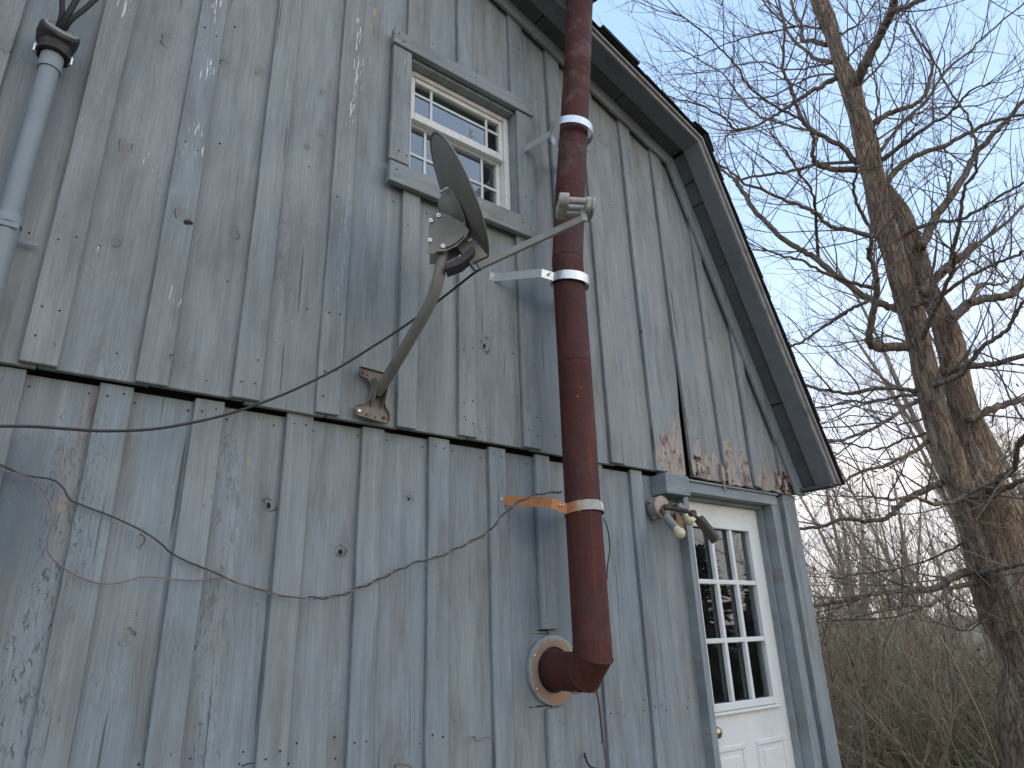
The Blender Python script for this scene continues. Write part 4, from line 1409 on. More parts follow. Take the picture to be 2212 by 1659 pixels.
# receiver: three capped feed horns on one housing
LN = a1_ + Vector((0, 0, 0.052))
fdir = (DC - LN).normalized()
fdir = (fdir + Vector((0, 0, -0.02))).normalized()
hv = dv.normalized()
hu = hv.cross(fdir).normalized()
if hu.z < 0:
    hu = -hu
hv = (hv + hu * 0.30).normalized()
hu = (hu - hv * hu.dot(hv)).normalized()
MB().obox(a1_ + Vector((0, 0, 0.012)) , fdir * 0.012, hv * 0.012, Vector((0, 0, 0.026))).build('receiver_neck', M['lnb'], dish, bevel=0.003)
body = LN - fdir * 0.008
pl = []
for k in range(20):
    a = 2 * math.pi * k / 20
    pl.append(body + hv * (0.078 * math.copysign(abs(math.cos(a)) ** 0.6, math.cos(a)) + 0.03) + hu * (0.036 * math.copysign(abs(math.sin(a)) ** 0.6, math.sin(a))))
MB().slab(pl, -fdir * 0.020).build('receiver_housing', M['lnb'], dish, smooth=True, angle=40, bevel=0.003)
MB().slab([p - fdir * 0.022 for p in pl], -fdir * 0.012).build('receiver_back', M['lnb'], dish, smooth=True, angle=40, bevel=0.003)
for j, ov in enumerate((-0.040, 0.020, 0.080)):
    hc = LN + hv * ov + hu * (0.008 if j == 0 else 0.0)
    tube_ = MB().cyl(hc - fdir * 0.006, hc + fdir * 0.068, 0.0125, 0.0135, 16).build('feed_tube', M['lnb'], dish, smooth=True, angle=40)
    MB().lathe(hc + fdir * 0.058, fdir, [(0.0, 0.010), (0.0, 0.0255), (0.003, 0.0275), (0.030, 0.0275), (0.036, 0.0255), (0.0385, 0.020), (0.039, 0.0)], 28).build('feed_cap', M['lnb'], tube_, smooth=True, angle=40)

# ------------------------------------------------------------------ cables and wires
def run(pts, sub=6, jit=0.0, seed=1):
    r_ = random.Random(seed)
    p = smooth_path(pts, sub)
    if jit:
        p = [q + Vector((r_.uniform(-jit, jit), r_.uniform(-jit, jit), r_.uniform(-jit, jit))) for q in p]
    return p


cab = [(1038, 583, 1.765), (1024, 590, 1.80), (960, 640, 1.93), (880, 700, 2.06), (800, 752, 2.16), (730, 795, 2.22), (640, 840, 2.25), (560, 872, 2.27), (480, 898, 2.28), (400, 916, 2.28), (320, 928, 2.28), (220, 931, 2.28), (140, 926, 2.27), (60, 921, 2.26), (-60, 921, 2.24)]
tag(MB().tube(run([at(*c) for c in cab]), 0.0046, 8).build('coaxial_cable', M['cable'], smooth=True), 'black coaxial cable sagging from the dish arm to the left edge', 'cable')
YW = 2.345
dark = [(-40, 996), (0, 1004), (40, 1022), (72, 1030), (110, 1035), (135, 1052), (150, 1078), (175, 1090), (195, 1098), (240, 1115), (300, 1143), (340, 1168), (372, 1196), (410, 1215), (460, 1235), (488, 1248), (515, 1260), (560, 1273), (610, 1287), (660, 1293)]
bare = [(-40, 1008), (0, 1016), (35, 1023), (66, 1034), (92, 1060), (108, 1090), (112, 1120), (106, 1150), (101, 1175), (108, 1200), (130, 1222), (170, 1245), (215, 1260), (262, 1258), (310, 1246), (365, 1250), (420, 1254), (470, 1249), (498, 1252), (520, 1262), (560, 1276), (610, 1286), (660, 1291)]
tail = [(700, 1291), (735, 1286), (770, 1272), (810, 1256), (860, 1232), (905, 1213), (945, 1204), (985, 1186), (1030, 1164), (1060, 1145), (1080, 1120), (1110, 1092), (1140, 1075), (1175, 1066), (1213, 1063)]


def twist(ph, seed):
    t = run([at(x, y, YW - 0.02 - 0.16 * sstep(900, 1213, x)) for x, y in [(660, 1292)] + tail], 10)
    out = []
    s = 0.0
    for i, p in enumerate(t):
        if i:
            s += (p - t[i - 1]).length
        a = s * 2 * math.pi / 0.085 + ph
        out.append(p + Vector((0, math.cos(a) * 0.0032, math.sin(a) * 0.0042)))
    return out


tag(MB().tube(run([at(x, y, YW) for x, y in dark[:-1]], 6, 0.0006, 3) + twist(0, 1), 0.0030, 6).build('dark_wire', M['darkwire'], smooth=True),
    'thin dark wire drooping across the lower boards to the stove pipe', 'wire')
tag(MB().tube(run([at(x, y, YW - 0.006) for x, y in bare[:-1]], 6, 0.0006, 5) + twist(math.pi, 2), 0.0023, 6).build('copper_wire', M['copperwire'], smooth=True),
    'pale copper coloured wire looping below and twisted round the dark wire', 'wire')
loose = [at(1303, 1118, 2.13), at(1312, 1140, 2.15), at(1316, 1165, 2.17), at(1317, 1190, 2.19), at(1312, 1225, 2.20), at(1311, 1250, 2.24)]
tag(MB().tube(run(loose), 0.0028, 6).build('loose_wire', M['darkwire'], smooth=True), 'short brown wire hanging from the rust orange strap', 'wire')
low = [at(1288, 1490, 2.375), at(1294, 1520, 2.352), at(1298, 1560, 2.35), at(1302, 1600, 2.35), at(1308, 1640, 2.35), at(1312, 1690, 2.35)]
tag(MB().tube(run(low), 0.0045, 6).build('wall_cable', M['darkwire'], smooth=True), 'brown cable running down the wall below the pipe elbow', 'cable')
hk = [at(1298, 1603, 2.35), at(1302, 1608, 2.335), at(1304, 1625, 2.33), at(1308, 1650, 2.33), at(1311, 1690, 2.33)]
tag(MB().tube(run(hk), 0.003, 6).build('loose_wire', M['copperwire'], smooth=True), 'tan wire end curling beside the brown cable at the bottom', 'wire')
hose = [at(1263, 1627, 2.375), at(1266, 1640, 2.35), at(1274, 1655, 2.33), at(1290, 1662, 2.32), at(1312, 1668, 2.32)]
tag(MB().tube(run(hose), [0.003] + [0.0052] * 24, 8).build('bent_rod', M['cable'], smooth=True), 'dark bent rod poking into the bottom edge right of the elbow', 'rod')
h1 = [at(1026, 1592, 2.385), at(1022, 1592, 2.350), at(1030, 1600, 2.335), at(1041, 1598, 2.33), at(1050, 1593, 2.33), at(1064, 1594, 2.325), at(1068, 1590, 2.32)]
tag(MB().tube(run(h1), 0.0028, 6).build('bent_hook', M['copperwire'], smooth=True), 'bent wire hook on the lower boards left of the elbow', 'hook')
h2 = [at(852, 1672, 2.385), at(853, 1655, 2.355), at(862, 1651, 2.34), at(876, 1652, 2.335), at(888, 1656, 2.33), at(893, 1662, 2.33)]
tag(MB().tube(run(h2), 0.0028, 6).build('bent_hook', M['copperwire'], smooth=True), 'bent wire hook at the bottom edge in the middle of the wall', 'hook')
nl2 = [at(524, 1655, 2.385), at(532, 1651, 2.35), at(548, 1648, 2.34)]
tag(MB().tube(run(nl2), 0.0022, 6).build('bent_nail', M['darkwire'], smooth=True), 'thin bent nail at the bottom edge left of the hooks', 'nail')
# fastener knots on the wires
tag(MB().box(-0.16, -0.0905, 2.33, 2.362, 1.99, 2.075).build('junction_cover', M['vinyl'], bevel=0.004), 'small pale box where the wires leave at the left edge', 'box')

# ------------------------------------------------------------------ service conduit
con_ = empty('service_conduit', 'blue grey painted conduit with dark weatherhead on the left boards', 'conduit')
CXX, CYY = -0.122, 2.262
MB().cyl((CXX, CYY, 0.4), (CXX, CYY, 2.775), 0.0335, sides=28).build('conduit_tube', M['conduit'], con_, smooth=True, angle=60)
MB().cyl((CXX, CYY, 2.775), (CXX, CYY, 3.420), 0.0288, sides=28).build('conduit_tube', M['conduit'], con_, smooth=True, angle=60)
MB().lathe((CXX, CYY, 2.745), (0, 0, 1), [(0, 0.0336), (0.001, 0.0375), (0.022, 0.0375), (0.028, 0.035), (0.034, 0.0345), (0.036, 0.0289)], 28).build('coupling_ring', M['conduit'], con_, smooth=True, angle=35)
MB().lathe((CXX, CYY, 3.345), (0, 0, 1), [(0, 0.0289), (0.0005, 0.0335), (0.060, 0.0335), (0.0605, 0.0289)], 28).build('hub_sleeve', M['conduit'], con_, smooth=True, angle=35)
# clamp flange and cast head
MB().lathe((CXX, CYY, 3.405), (0, 0, 1), [(0, 0.0367), (0.0005, 0.050), (0.010, 0.050), (0.0105, 0.036)], 24).build('clamp_ring', M['weatherhead'], con_, smooth=True, angle=35)
for sx in (-0.050, 0.050):
    MB().lathe((CXX + sx, CYY, 3.398), (0, 0, 1), [(0, 0.0), (0.0005, 0.007), (0.030, 0.007), (0.0305, 0)], 8).build('clamp_bolt', M['bolt'], con_)
hc = Vector((CXX, CYY - 0.005, 3.478))
mb = MB()
hax = Vector((0.15, -0.80, 0.55)).normalized()
mb.lathe(hc - hax * 0.055, hax, [(0, 0.0), (0.002, 0.030), (0.02, 0.052), (0.05, 0.060), (0.085, 0.059), (0.090, 0.054), (0.091, 0.0)], 28)
mb.lathe(hc - Vector((0, 0, 0.075)), (0, 0, 1), [(0, 0.040), (0.04, 0.048), (0.075, 0.040)], 24)
mb.build('weatherhead', M['weatherhead'], con_, smooth=True, angle=40)
MB().lathe(hc + hax * 0.033, hax, [(0.0, 0.050), (0.006, 0.050), (0.0065, 0.042), (0.003, 0.040), (0.003, 0)], 24).build('entry_plate', M['lampbase'], con_, smooth=True, angle=40)
MB().box(CXX + 0.036, CXX + 0.085, 2.312, 2.3155, 2.728, 2.742).build('conduit_clip', M['conduit'], con_)
MB().obox((CXX, CYY - 0.036, 2.735), (0.030, 0, 0), (0, 0.0015, 0), (0, 0, 0.008)).build('conduit_clip', M['conduit'], con_)
for (dx0, dx1, lab) in ((0.010, -0.02, 'leftmost black service cable rising from the weatherhead'), (0.018, 0.045, 'middle black service cable rising from the weatherhead'), (0.028, 0.10, 'rightmost black service cable rising from the weatherhead')):
    p0 = hc + hax * 0.030 + Vector((dx0 - 0.02, 0, 0.012))
    pts = [p0, p0 + hax * 0.03 + Vector((dx1 * 0.1, 0, 0.02)), p0 + Vector((dx1 * 0.5, -0.03, 0.12)), p0 + Vector((dx1 * 1.2, -0.02, 0.35)), p0 + Vector((dx1 * 2.0, 0.0, 0.8)), p0 + Vector((dx1 * 2.4, 0.06, 1.4))]
    tag(MB().tube(run(pts), 0.0085 if dx1 != 0.045 else 0.0095, 8).build('service_cable', M['rubber_and_hole'], smooth=True), lab, 'cable', 'service cables above the weatherhead')

# ------------------------------------------------------------------ flood lamp
lamp = empty('motion_lamp', 'weathered twin socket motion sensor lamp under the block beside the door', 'lamp')


def L(x, y, Y):                        # photo crop of the lamp
    return at(1382.5 + x * 0.08679, 1036.9 + y * 0.08679, Y)


bc_ = L(330, 720, 2.372)
bx = MB()
bx.lathe(Vector((bc_.x, 2.362, bc_.z)), (0, -1, 0), [(0, 0.0), (0, 0.058), (0.010, 0.059), (0.040, 0.058), (0.042, 0.055)], 32)
bx.build('junction_box', M['lampbase'], lamp, smooth=True, angle=35)
MB().lathe(Vector((bc_.x, 2.320, bc_.z)), (0, -1, 0), [(0, 0.054), (0.004, 0.054), (0.0045, 0.060), (0.013, 0.060), (0.016, 0.056), (0.018, 0.030), (0.018, 0)], 32).build('cover_plate', M['lamptan'], lamp, smooth=True, angle=35)
for ang in (60, 150, 240, 330):
    c = Vector((bc_.x + 0.060 * math.cos(math.radians(ang)), 2.345, bc_.z + 0.060 * math.sin(math.radians(ang))))
    MB().box(c.x - 0.009, c.x + 0.009, 2.332, 2.361, c.z - 0.009, c.z + 0.009).build('box_lug', M['lampbase'], lamp, bevel=0.004)
cc = Vector((bc_.x, 2.300, bc_.z))
# knuckles and lamp holders
for (k0, h0, h1, bulbc, rb, nm) in (((540, 780), (650, 920), (890, 1200), (948, 1325), 0.0285, 0), ((830, 600), (960, 640), (1120, 860), (1250, 1010), 0.0285, 1)):
    yk, y0, y1, yb = (2.285, 2.262, 2.215, 2.195) if nm == 0 else (2.30, 2.30, 2.275, 2.262)
    pk, p0, p1, pb = L(*k0, yk), L(*h0, y0), L(*h1, y1), L(*bulbc, yb)
    ax = (p1 - p0).normalized()
    MB().tube([cc, pk, p0], [0.011, 0.010, 0.012], 12).build('knuckle', M['bronze'], lamp, smooth=True)
    hold = MB().lathe(p0, ax, [(-0.006, 0.010), (-0.004, 0.021), (0.0, 0.022), ((p1 - p0).length, 0.0225), ((p1 - p0).length + 0.0005, 0.020)], 24).build('lamp_holder', M['holder'], lamp, smooth=True, angle=35)
    bl = (pb - p1).length
    MB().lathe(p1 - ax * 0.004, ax, [(0, 0.019), (0.006, 0.0205)] + [(bl + rb * math.cos(math.pi * (1 - i / 12)) if rb * math.sin(math.pi * (i / 12)) > 0.019 or i > 6 else 0.008 + 0.001 * i, max(rb * math.sin(math.pi * i / 12), 0.0205 if i <= 6 else 0.0)) for i in range(2, 13)], 24).build('bulb', M['bulb'], hold, smooth=True)
# sensor on its jointed arm
s0, s1, s2 = L(660, 690, 2.275), L(770, 700, 2.262), L(1190, 780, 2.190)
MB().tube([cc + Vector((0.012, 0, 0.0)), s0, s1], [0.014, 0.013, 0.014], 12).build('sensor_knuckle', M['bronze'], lamp, smooth=True)
MB().tube([s1, s2], 0.0125, 8).build('sensor_arm', M['bronze'], lamp)
s3 = L(1300, 840, 2.172)
MB().lathe(s3 - Vector((0.006, 0.018, 0)), (0.2, 1, 0.1), [(0, 0.0), (0, 0.016), (0.010, 0.0175), (0.014, 0.014), (0.018, 0.0175), (0.030, 0.0165), (0.032, 0)], 20).build('sensor_joint', M['bronze'], lamp, smooth=True, angle=35)
q0, q1 = L(1455, 960, 2.150), L(1890, 1500, 2.110)
MB().tube([s3, L(1370, 890, 2.165), q0], [0.010, 0.008, 0.010], 10).build('sensor_neck', M['bronze'], lamp, smooth=True)
ax = (q1 - q0)
axn = ax.normalized()
sdv = axn.cross(Vector((0.45, -0.75, -0.40))).normalized()
upv = sdv.cross(axn).normalized()
c_ = (q0 + q1) * 0.5
MB().obox(c_, ax * 0.52, sdv * 0.0235, upv * 0.020).build('sensor_housing', M['bronze'], lamp, bevel=0.003)
MB().obox(c_ + upv * 0.0215, ax * 0.46, sdv * 0.0185, upv * 0.0015).build('sensor_lens', M['darkwire'], lamp)

# ------------------------------------------------------------------ the big bare tree
FWD = Vector((R[0][2], R[1][2], R[2][2]))


def c3(x, y): return (1474.7 + x / 3.0, y / 3.0)
def c6(x, y): return (1474.7 + x / 3.0, 553.0 + y / 3.0)
def c9(x, y): return (1474.7 + x / 3.0, 1106.0 + y / 3.0)


CV = {3: c3, 6: c6, 9: c9}
RHO = 7.2


def rad_at(p, wpx):
    return 0.5 * wpx * (p - Vector((0, 0, CAMZ))).dot(FWD) / FPX


tree = empty('bare_tree', 'big bare twin trunk tree with rough brown bark right of the barn', 'tree')
tr_rng = random.Random(11)


def trunk(name, trace, rho, foot=None, sides=26):
    pts, rads = [], []
    for (x, y, w) in trace:
        p = far(x, y, rho)
        pts.append(p)
        rads.append(rad_at(p, w * (0.82 if w < 90 else 0.93)))
    if foot:
        for (p, r_) in foot:
            pts.append(Vector(p))
            rads.append(r_)
    # resample
    P, Q = [], []
    sm = smooth_path(pts, 8)
    for i, p in enumerate(sm):
        f_ = i / 8
        a = min(int(f_), len(rads) - 2)
        t = f_ - a
        P.append(p)
        Q.append(rads[a] * (1 - t) + rads[a + 1] * t)
    mb = MB()
    mb.tube(P, Q, sides, True)
    # furrowed, lumpy outline
    n = len(P)
    r_ = random.Random(17 + len(trace))
    ph = [r_.uniform(0, 6.28) for _ in range(8)]
    v2 = []
    for i in range(n):
        for k in range(sides):
            a = 2 * math.pi * k / sides
            q = Vector(mb.v[i * sides + k])
            o = (q - P[i])
            lump = 1 + 0.07 * math.sin(5.3 * P[i].z + ph[5]) * math.sin(1.9 * P[i].z + ph[6]) + 0.06 * math.sin(2 * a + ph[0] + 1.3 * P[i].z) + 0.05 * math.sin(3 * a + ph[1] - 2.1 * P[i].z) + 0.035 * math.sin(9 * a + ph[2] + 0.6 * math.sin(3 * P[i].z)) + 0.05 * math.sin(4.0 * P[i].z + ph[3]) * math.sin(a + ph[4]) + r_.uniform(-0.03, 0.03)
            v2.append(tuple(P[i] + o * lump))
    mb.v = v2
    o = mb.build(name, M['bark'], tree, smooth=True)
    return P, Q


TA = [(1760, -60, 38), (1769.7, 0, 40), (1783, 35, 44), (1795, 67, 37), (1808, 110, 36), (1820, 145, 40), (1836, 183, 48), (1851, 233, 48), (1866, 283, 58), (1876, 333, 60), (1890, 400, 54), (1902, 467, 50), (1925, 533, 50), (1951, 620, 54), (1973, 686, 62), (1990, 753, 54), (2005, 820, 58), (2018, 886, 60), (2037, 953, 65), (2061, 1020, 68), (2088, 1086, 66), (2112, 1150, 62), (2138, 1225, 52), (2168, 1310, 34)]
TB = [(1888, 350, 12), (1900, 382, 22), (1917, 412, 32), (1934, 438, 38), (1951, 467, 42), (1976, 533, 46), (1990, 580, 48), (2003, 620, 50), (2035, 686, 58), (2053, 753, 60), (2064, 820, 60), (2081, 886, 62), (2106, 953, 66), (2132, 1020, 74), (2158, 1086, 86), (2178, 1150, 96)]
base_p = far(2190, 1306, RHO)
gz = hgt(base_p.x, base_p.y)
TM = [(2094, 950, 14), (2106, 1000, 50), (2121, 1052, 98), (2137, 1110, 138), (2152, 1170, 136), (2168, 1239, 132), (2190, 1306, 138), (2216, 1372, 142), (2240, 1439, 148)]
fb = far(2240, 1439, RHO)
PA, QA = trunk('trunk', TA, RHO - 0.10)
PB, QB = trunk('trunk', TB, RHO + 0.22)
PM, QM = trunk('trunk', TM, RHO + 0.05, foot=[((fb.x + 0.02, fb.y + 0.01, fb.z - 0.6), 0.40), ((fb.x + 0.03, fb.y + 0.02, min(gz, fb.z - 1.0) - 0.2), 0.56)], sides=34)

LIMBS = [
    # crop, width0, width1 (crop px), depth drift, points outwards from the trunk
    (3, 32, 8, -0.5, [(1000, 505), (900, 560), (800, 610), (690, 690), (560, 770), (450, 825), (350, 840), (280, 880)]),
    (3, 18, 7, -0.9, [(420, 830), (350, 840), (270, 770), (130, 690), (0, 650), (-120, 620)]),
    (3, 26, 9, 0.7, [(975, 405), (860, 380), (800, 330), (700, 240), (650, 150), (540, 30), (480, -60)]),
    (3, 28, 12, 0.3, [(935, 292), (840, 265), (770, 260), (775, 180), (730, 90), (700, 0), (690, -80)]),
    (3, 74, 36, -0.6, [(1105, 610), (1140, 500), (1200, 380), (1280, 230), (1330, 130), (1380, 0), (1400, -90)]),
    (3, 36, 18, -0.9, [(1340, 110), (1370, 70), (1450, 40), (1560, 0), (1660, -60)]),
    (3, 34, 10, -0.9, [(1130, 1060), (1040, 960), (900, 880), (790, 800), (730, 670), (700, 560), (650, 470), (650, 330), (655, 180), (620, 0)]),
    (3, 38, 18, -0.4, [(1130, 1100), (1010, 1100), (900, 1080), (860, 1050), (840, 1010), (850, 900), (830, 850)]),
    (3, 18, 8, -1.2, [(900, 880), (740, 760), (600, 690), (430, 560), (350, 430), (240, 310), (100, 190), (0, 110)]),
    (3, 16, 7, 0.8, [(840, 850), (640, 800), (480, 740), (350, 600), (260, 480), (130, 400), (0, 330)]),
    (3, 22, 10, 0.5, [(1150, 1050), (900, 1060), (700, 1110), (500, 1140), (360, 1160), (290, 1130), (200, 1030)]),
    (3, 32, 11, -0.7, [(1360, 1550), (1250, 1530), (1180, 1520), (1080, 1490), (950, 1460), (850, 1380), (750, 1330), (620, 1280), (500, 1220), (400, 1190), (310, 1110), (210, 1060)]),
    (3, 36, 11, 0.5, [(1240, 800), (1300, 760), (1380, 720), (1480, 690), (1560, 630), (1600, 520), (1620, 400), (1540, 280), (1460, 150)]),
    (3, 42, 14, 0.3, [(1290, 1225), (1360, 1130), (1430, 1060), (1560, 990), (1700, 940), (1830, 870), (2010, 790), (2212, 740), (2350, 700)]),
    (3, 30, 8, -0.6, [(1280, 1040), (1450, 920), (1600, 810), (1750, 720), (1850, 600), (1980, 540)]),
    (3, 62, 18, 0.5, [(1540, 1600), (1570, 1560), (1620, 1440), (1720, 1300), (1830, 1130), (1900, 1000), (2000, 880), (2100, 780), (2212, 650), (2300, 560)]),
    (3, 18, 8, 0.7, [(1720, 1290), (1730, 1180), (1740, 1100), (1735, 1040)]),
    (3, 26, 11, -0.4, [(1380, 1535), (1600, 1450), (1800, 1420), (1950, 1340), (2100, 1250), (2212, 1190), (2330, 1120)]),
    (3, 26, 9, -1.0, [(1740, 1680), (1780, 1500), (1810, 1340), (1830, 1200), (1900, 1110), (1890, 900), (1840, 740), (1700, 540), (1640, 420)]),
    (3, 24, 9, -0.8, [(1210, 1670), (1220, 1500), (1150, 1360), (1110, 1260), (1110, 1180), (1160, 1080), (1230, 900), (1250, 780), (1260, 600), (1230, 440)]),
    (3, 19, 8, -1.3, [(880, 1680), (860, 1400), (840, 1250), (760, 1120), (690, 1010), (610, 900)]),
    (3, 16, 6, 0.4, [(1000, 235), (1120, 170), (1190, 100), (1260, 0), (1290, -60)]),
    (3, 22, 8, 0.6, [(1280, 980), (1420, 800), (1580, 650), (1700, 470), (1850, 340), (1990, 210), (2212, 20)]),
    (3, 15, 6, -0.3, [(1060, 440), (1090, 350), (1180, 280), (1250, 240), (1330, 170)]),
    (3, 15, 6, 0.5, [(1150, 545), (1300, 400), (1370, 250), (1380, 150), (1430, 90), (1500, 20)]),
    (3, 22, 12, 0.9, [(1700, 1760), (1820, 1659), (2000, 1520), (2212, 1340), (2320, 1250)]),
    (3, 14, 5, 0.9, [(1020, 380), (900, 420), (700, 450), (480, 400), (280, 440), (100, 470)]),
    (3, 14, 5, -0.4, [(900, 190), (760, 170), (560, 210), (350, 260), (180, 330), (40, 380)]),
    (3, 13, 5, 1.1, [(1270, 900), (1480, 760), (1640, 700), (1850, 690), (2050, 640), (2212, 560)]),
    (3, 14, 5, 0.9, [(1000, 480), (860, 490), (700, 560), (560, 630), (300, 640), (100, 600), (0, 570)]),
    (6, 42, 24, -0.2, [(1420, 355), (1310, 320), (1240, 290), (1110, 210), (960, 100), (840, 0), (760, -40), (650, -110), (560, -200), (470, -290), (390, -420), (330, -500)]),
    (6, 58, 24, -0.8, [(1500, 590), (1380, 590), (1280, 595), (1220, 570), (1210, 480), (1240, 350), (1260, 200), (1240, 80), (1205, 0), (1212, -60)]),
    (6, 24, 10, 0.6, [(1240, 285), (1150, 310), (1050, 370), (930, 450), (800, 540), (690, 595), (600, 640)]),
    (6, 24, 10, -0.9, [(1265, 212), (1130, 185), (1000, 140), (880, 90), (770, 30), (650, 0), (560, -30)]),
    (6, 30, 14, -0.5, [(1545, 885), (1430, 862), (1250, 860), (1100, 890), (950, 875), (790, 840), (680, 810)]),
    (6, 38, 16, -0.7, [(1530, 890), (1650, 830), (1800, 770), (1880, 660), (1950, 580), (2080, 500), (2140, 400), (2212, 290), (2300, 200)]),
    (6, 32, 20, -0.9, [(1530, 600), (1590, 450), (1650, 320), (1700, 220), (1750, 80), (1760, 0), (1745, -40)]),
    (6, 64, 36, 0.2, [(1530, 245), (1650, 140), (1740, 50), (1840, -20), (1900, -80)]),
    (6, 30, 14, -0.6, [(1400, 360), (1500, 320), (1650, 270), (1760, 200), (1900, 110), (2050, 40), (2150, 0), (2260, -50)]),
    (6, 62, 30, 0.4, [(1730, 410), (1850, 310), (1950, 280), (2100, 260), (2180, 190), (2240, 130), (2330, 40)]),
    (6, 24, 12, 0.6, [(1860, 300), (1940, 180), (2030, 190), (2110, 160)]),
    (6, 28, 11, -0.9, [(1545, 925), (1430, 990), (1330, 1070), (1180, 1140), (1040, 1190), (920, 1200), (800, 1240)]),
    (6, 22, 9, 0.7, [(1530, 900), (1380, 910), (1200, 950), (1100, 940), (960, 970), (820, 990)]),
    (6, 28, 12, -0.7, [(1600, 1180), (1480, 1280), (1330, 1350), (1160, 1400), (1030, 1460), (900, 1500)]),
    (6, 44, 24, -0.2, [(1650, 770), (1850, 720), (2000, 700), (2212, 640), (2350, 600)]),
    (6, 50, 28, 0.5, [(1840, 1060), (1980, 1000), (2100, 960), (2212, 930), (2330, 900)]),
    (6, 18, 8, 0.8, [(1590, 1150), (1450, 1180), (1350, 1230), (1230, 1250), (1050, 1210), (920, 1185)]),
    (6, 44, 13, -0.5, [(1710, 1450), (1600, 1500), (1480, 1560), (1400, 1620), (1330, 1690), (1200, 1719), (1050, 1704), (900, 1749), (770, 1770), (650, 1800)]),
    (6, 42, 22, -0.9, [(1930, 1570), (2060, 1440), (2150, 1370), (2180, 1230), (2230, 1150), (2300, 1090)]),
    (6, 30, 14, -1.1, [(1950, 1560), (1820, 1560), (1720, 1600), (1600, 1600), (1480, 1560), (1360, 1580), (1240, 1560)]),
    (6, 36, 22, -0.6, [(1980, 1570), (2100, 1500), (2212, 1450), (2330, 1420)]),
    (6, 13, 5, 0.8, [(1460, 560), (1300, 520), (1100, 560), (900, 590), (760, 560)]),
    (6, 13, 5, 0.5, [(1560, 1050), (1400, 1090), (1250, 1050), (1080, 1040), (900, 1090)]),
    (9, 50, 13, -0.6, [(1920, 365), (1760, 420), (1640, 490), (1480, 510), (1330, 520), (1180, 545), (1000, 580), (850, 610), (700, 640)]),
    (9, 30, 11, -1.0, [(1910, 455), (1780, 480), (1710, 510), (1660, 570), (1580, 610), (1450, 610), (1330, 630), (1200, 660), (1050, 690), (870, 690), (740, 700)]),
    (9, 15, 6, 0.4, [(1850, 190), (1700, 260), (1520, 340), (1300, 380), (1150, 400), (1000, 430)]),
    (9, 24, 9, -0.8, [(1990, 720), (1890, 705), (1820, 760), (1740, 740), (1620, 710), (1500, 690)]),
    (9, 30, 16, -0.9, [(1900, 410), (2000, 380), (2110, 360), (2212, 330), (2330, 300)]),
]
BR = []                                       # branch polylines for the twigs: points, radii, level


def limb(spec):
    crop, w0, w1, drift, pts = spec
    P = []
    n = len(pts)
    r_ = random.Random(int(pts[0][0] * 3 + pts[-1][1]))
    for i, (x, y) in enumerate(pts):
        f_ = i / (n - 1)
        dx, dy = CV[crop](x, y)
        P.append(far(dx, dy, RHO - 0.05 + drift * f_ ** 0.8 * 1.3))
    sm = smooth_path(P, 5)
    m = len(sm)
    R_ = []
    for i, p in enumerate(sm):
        f_ = i / (m - 1)
        w = (w0 + (w1 - w0) * f_ ** 0.7) / 3.0
        R_.append(max(rad_at(p, w * 1.18), 0.0055))
        if 0 < i < m - 1:
            sm[i] = p + Vector((r_.uniform(-1, 1), r_.uniform(-1, 1), r_.uniform(-1, 1))) * 0.010
    mb = MB()
    mb.tube(sm, R_, 8 if w0 > 20 else 6, True, 0.16, r_)
    mb.build('limb', M['limb'], tree, smooth=True)
    BR.append((sm, R_))


for s_ in LIMBS:
    limb(s_)


def sprout(mb, p, d, length, r0, segs, rg, sides=3, up=0.25, wig=0.13):
    """one curved twig; returns its polyline"""
    pts = [p.copy()]
    rr = [r0]
    d = d.normalized()
    curl = Vector((rg.uniform(-1, 1), rg.uniform(-1, 1), rg.uniform(-0.5, 1.0))) * (1.1 / segs) * rg.uniform(0.3, 1.0)
    for i in range(segs):
        d = (d + curl + Vector((rg.uniform(-wig, wig), rg.uniform(-wig, wig), rg.uniform(-wig, wig) + up * 0.22))).normalized()
        p = p + d * (length / segs)
        pts.append(p)
        rr.append(r0 * (1 - 0.72 * (i + 1) / segs))
    mb.tube(pts, rr, sides, False)
    return pts


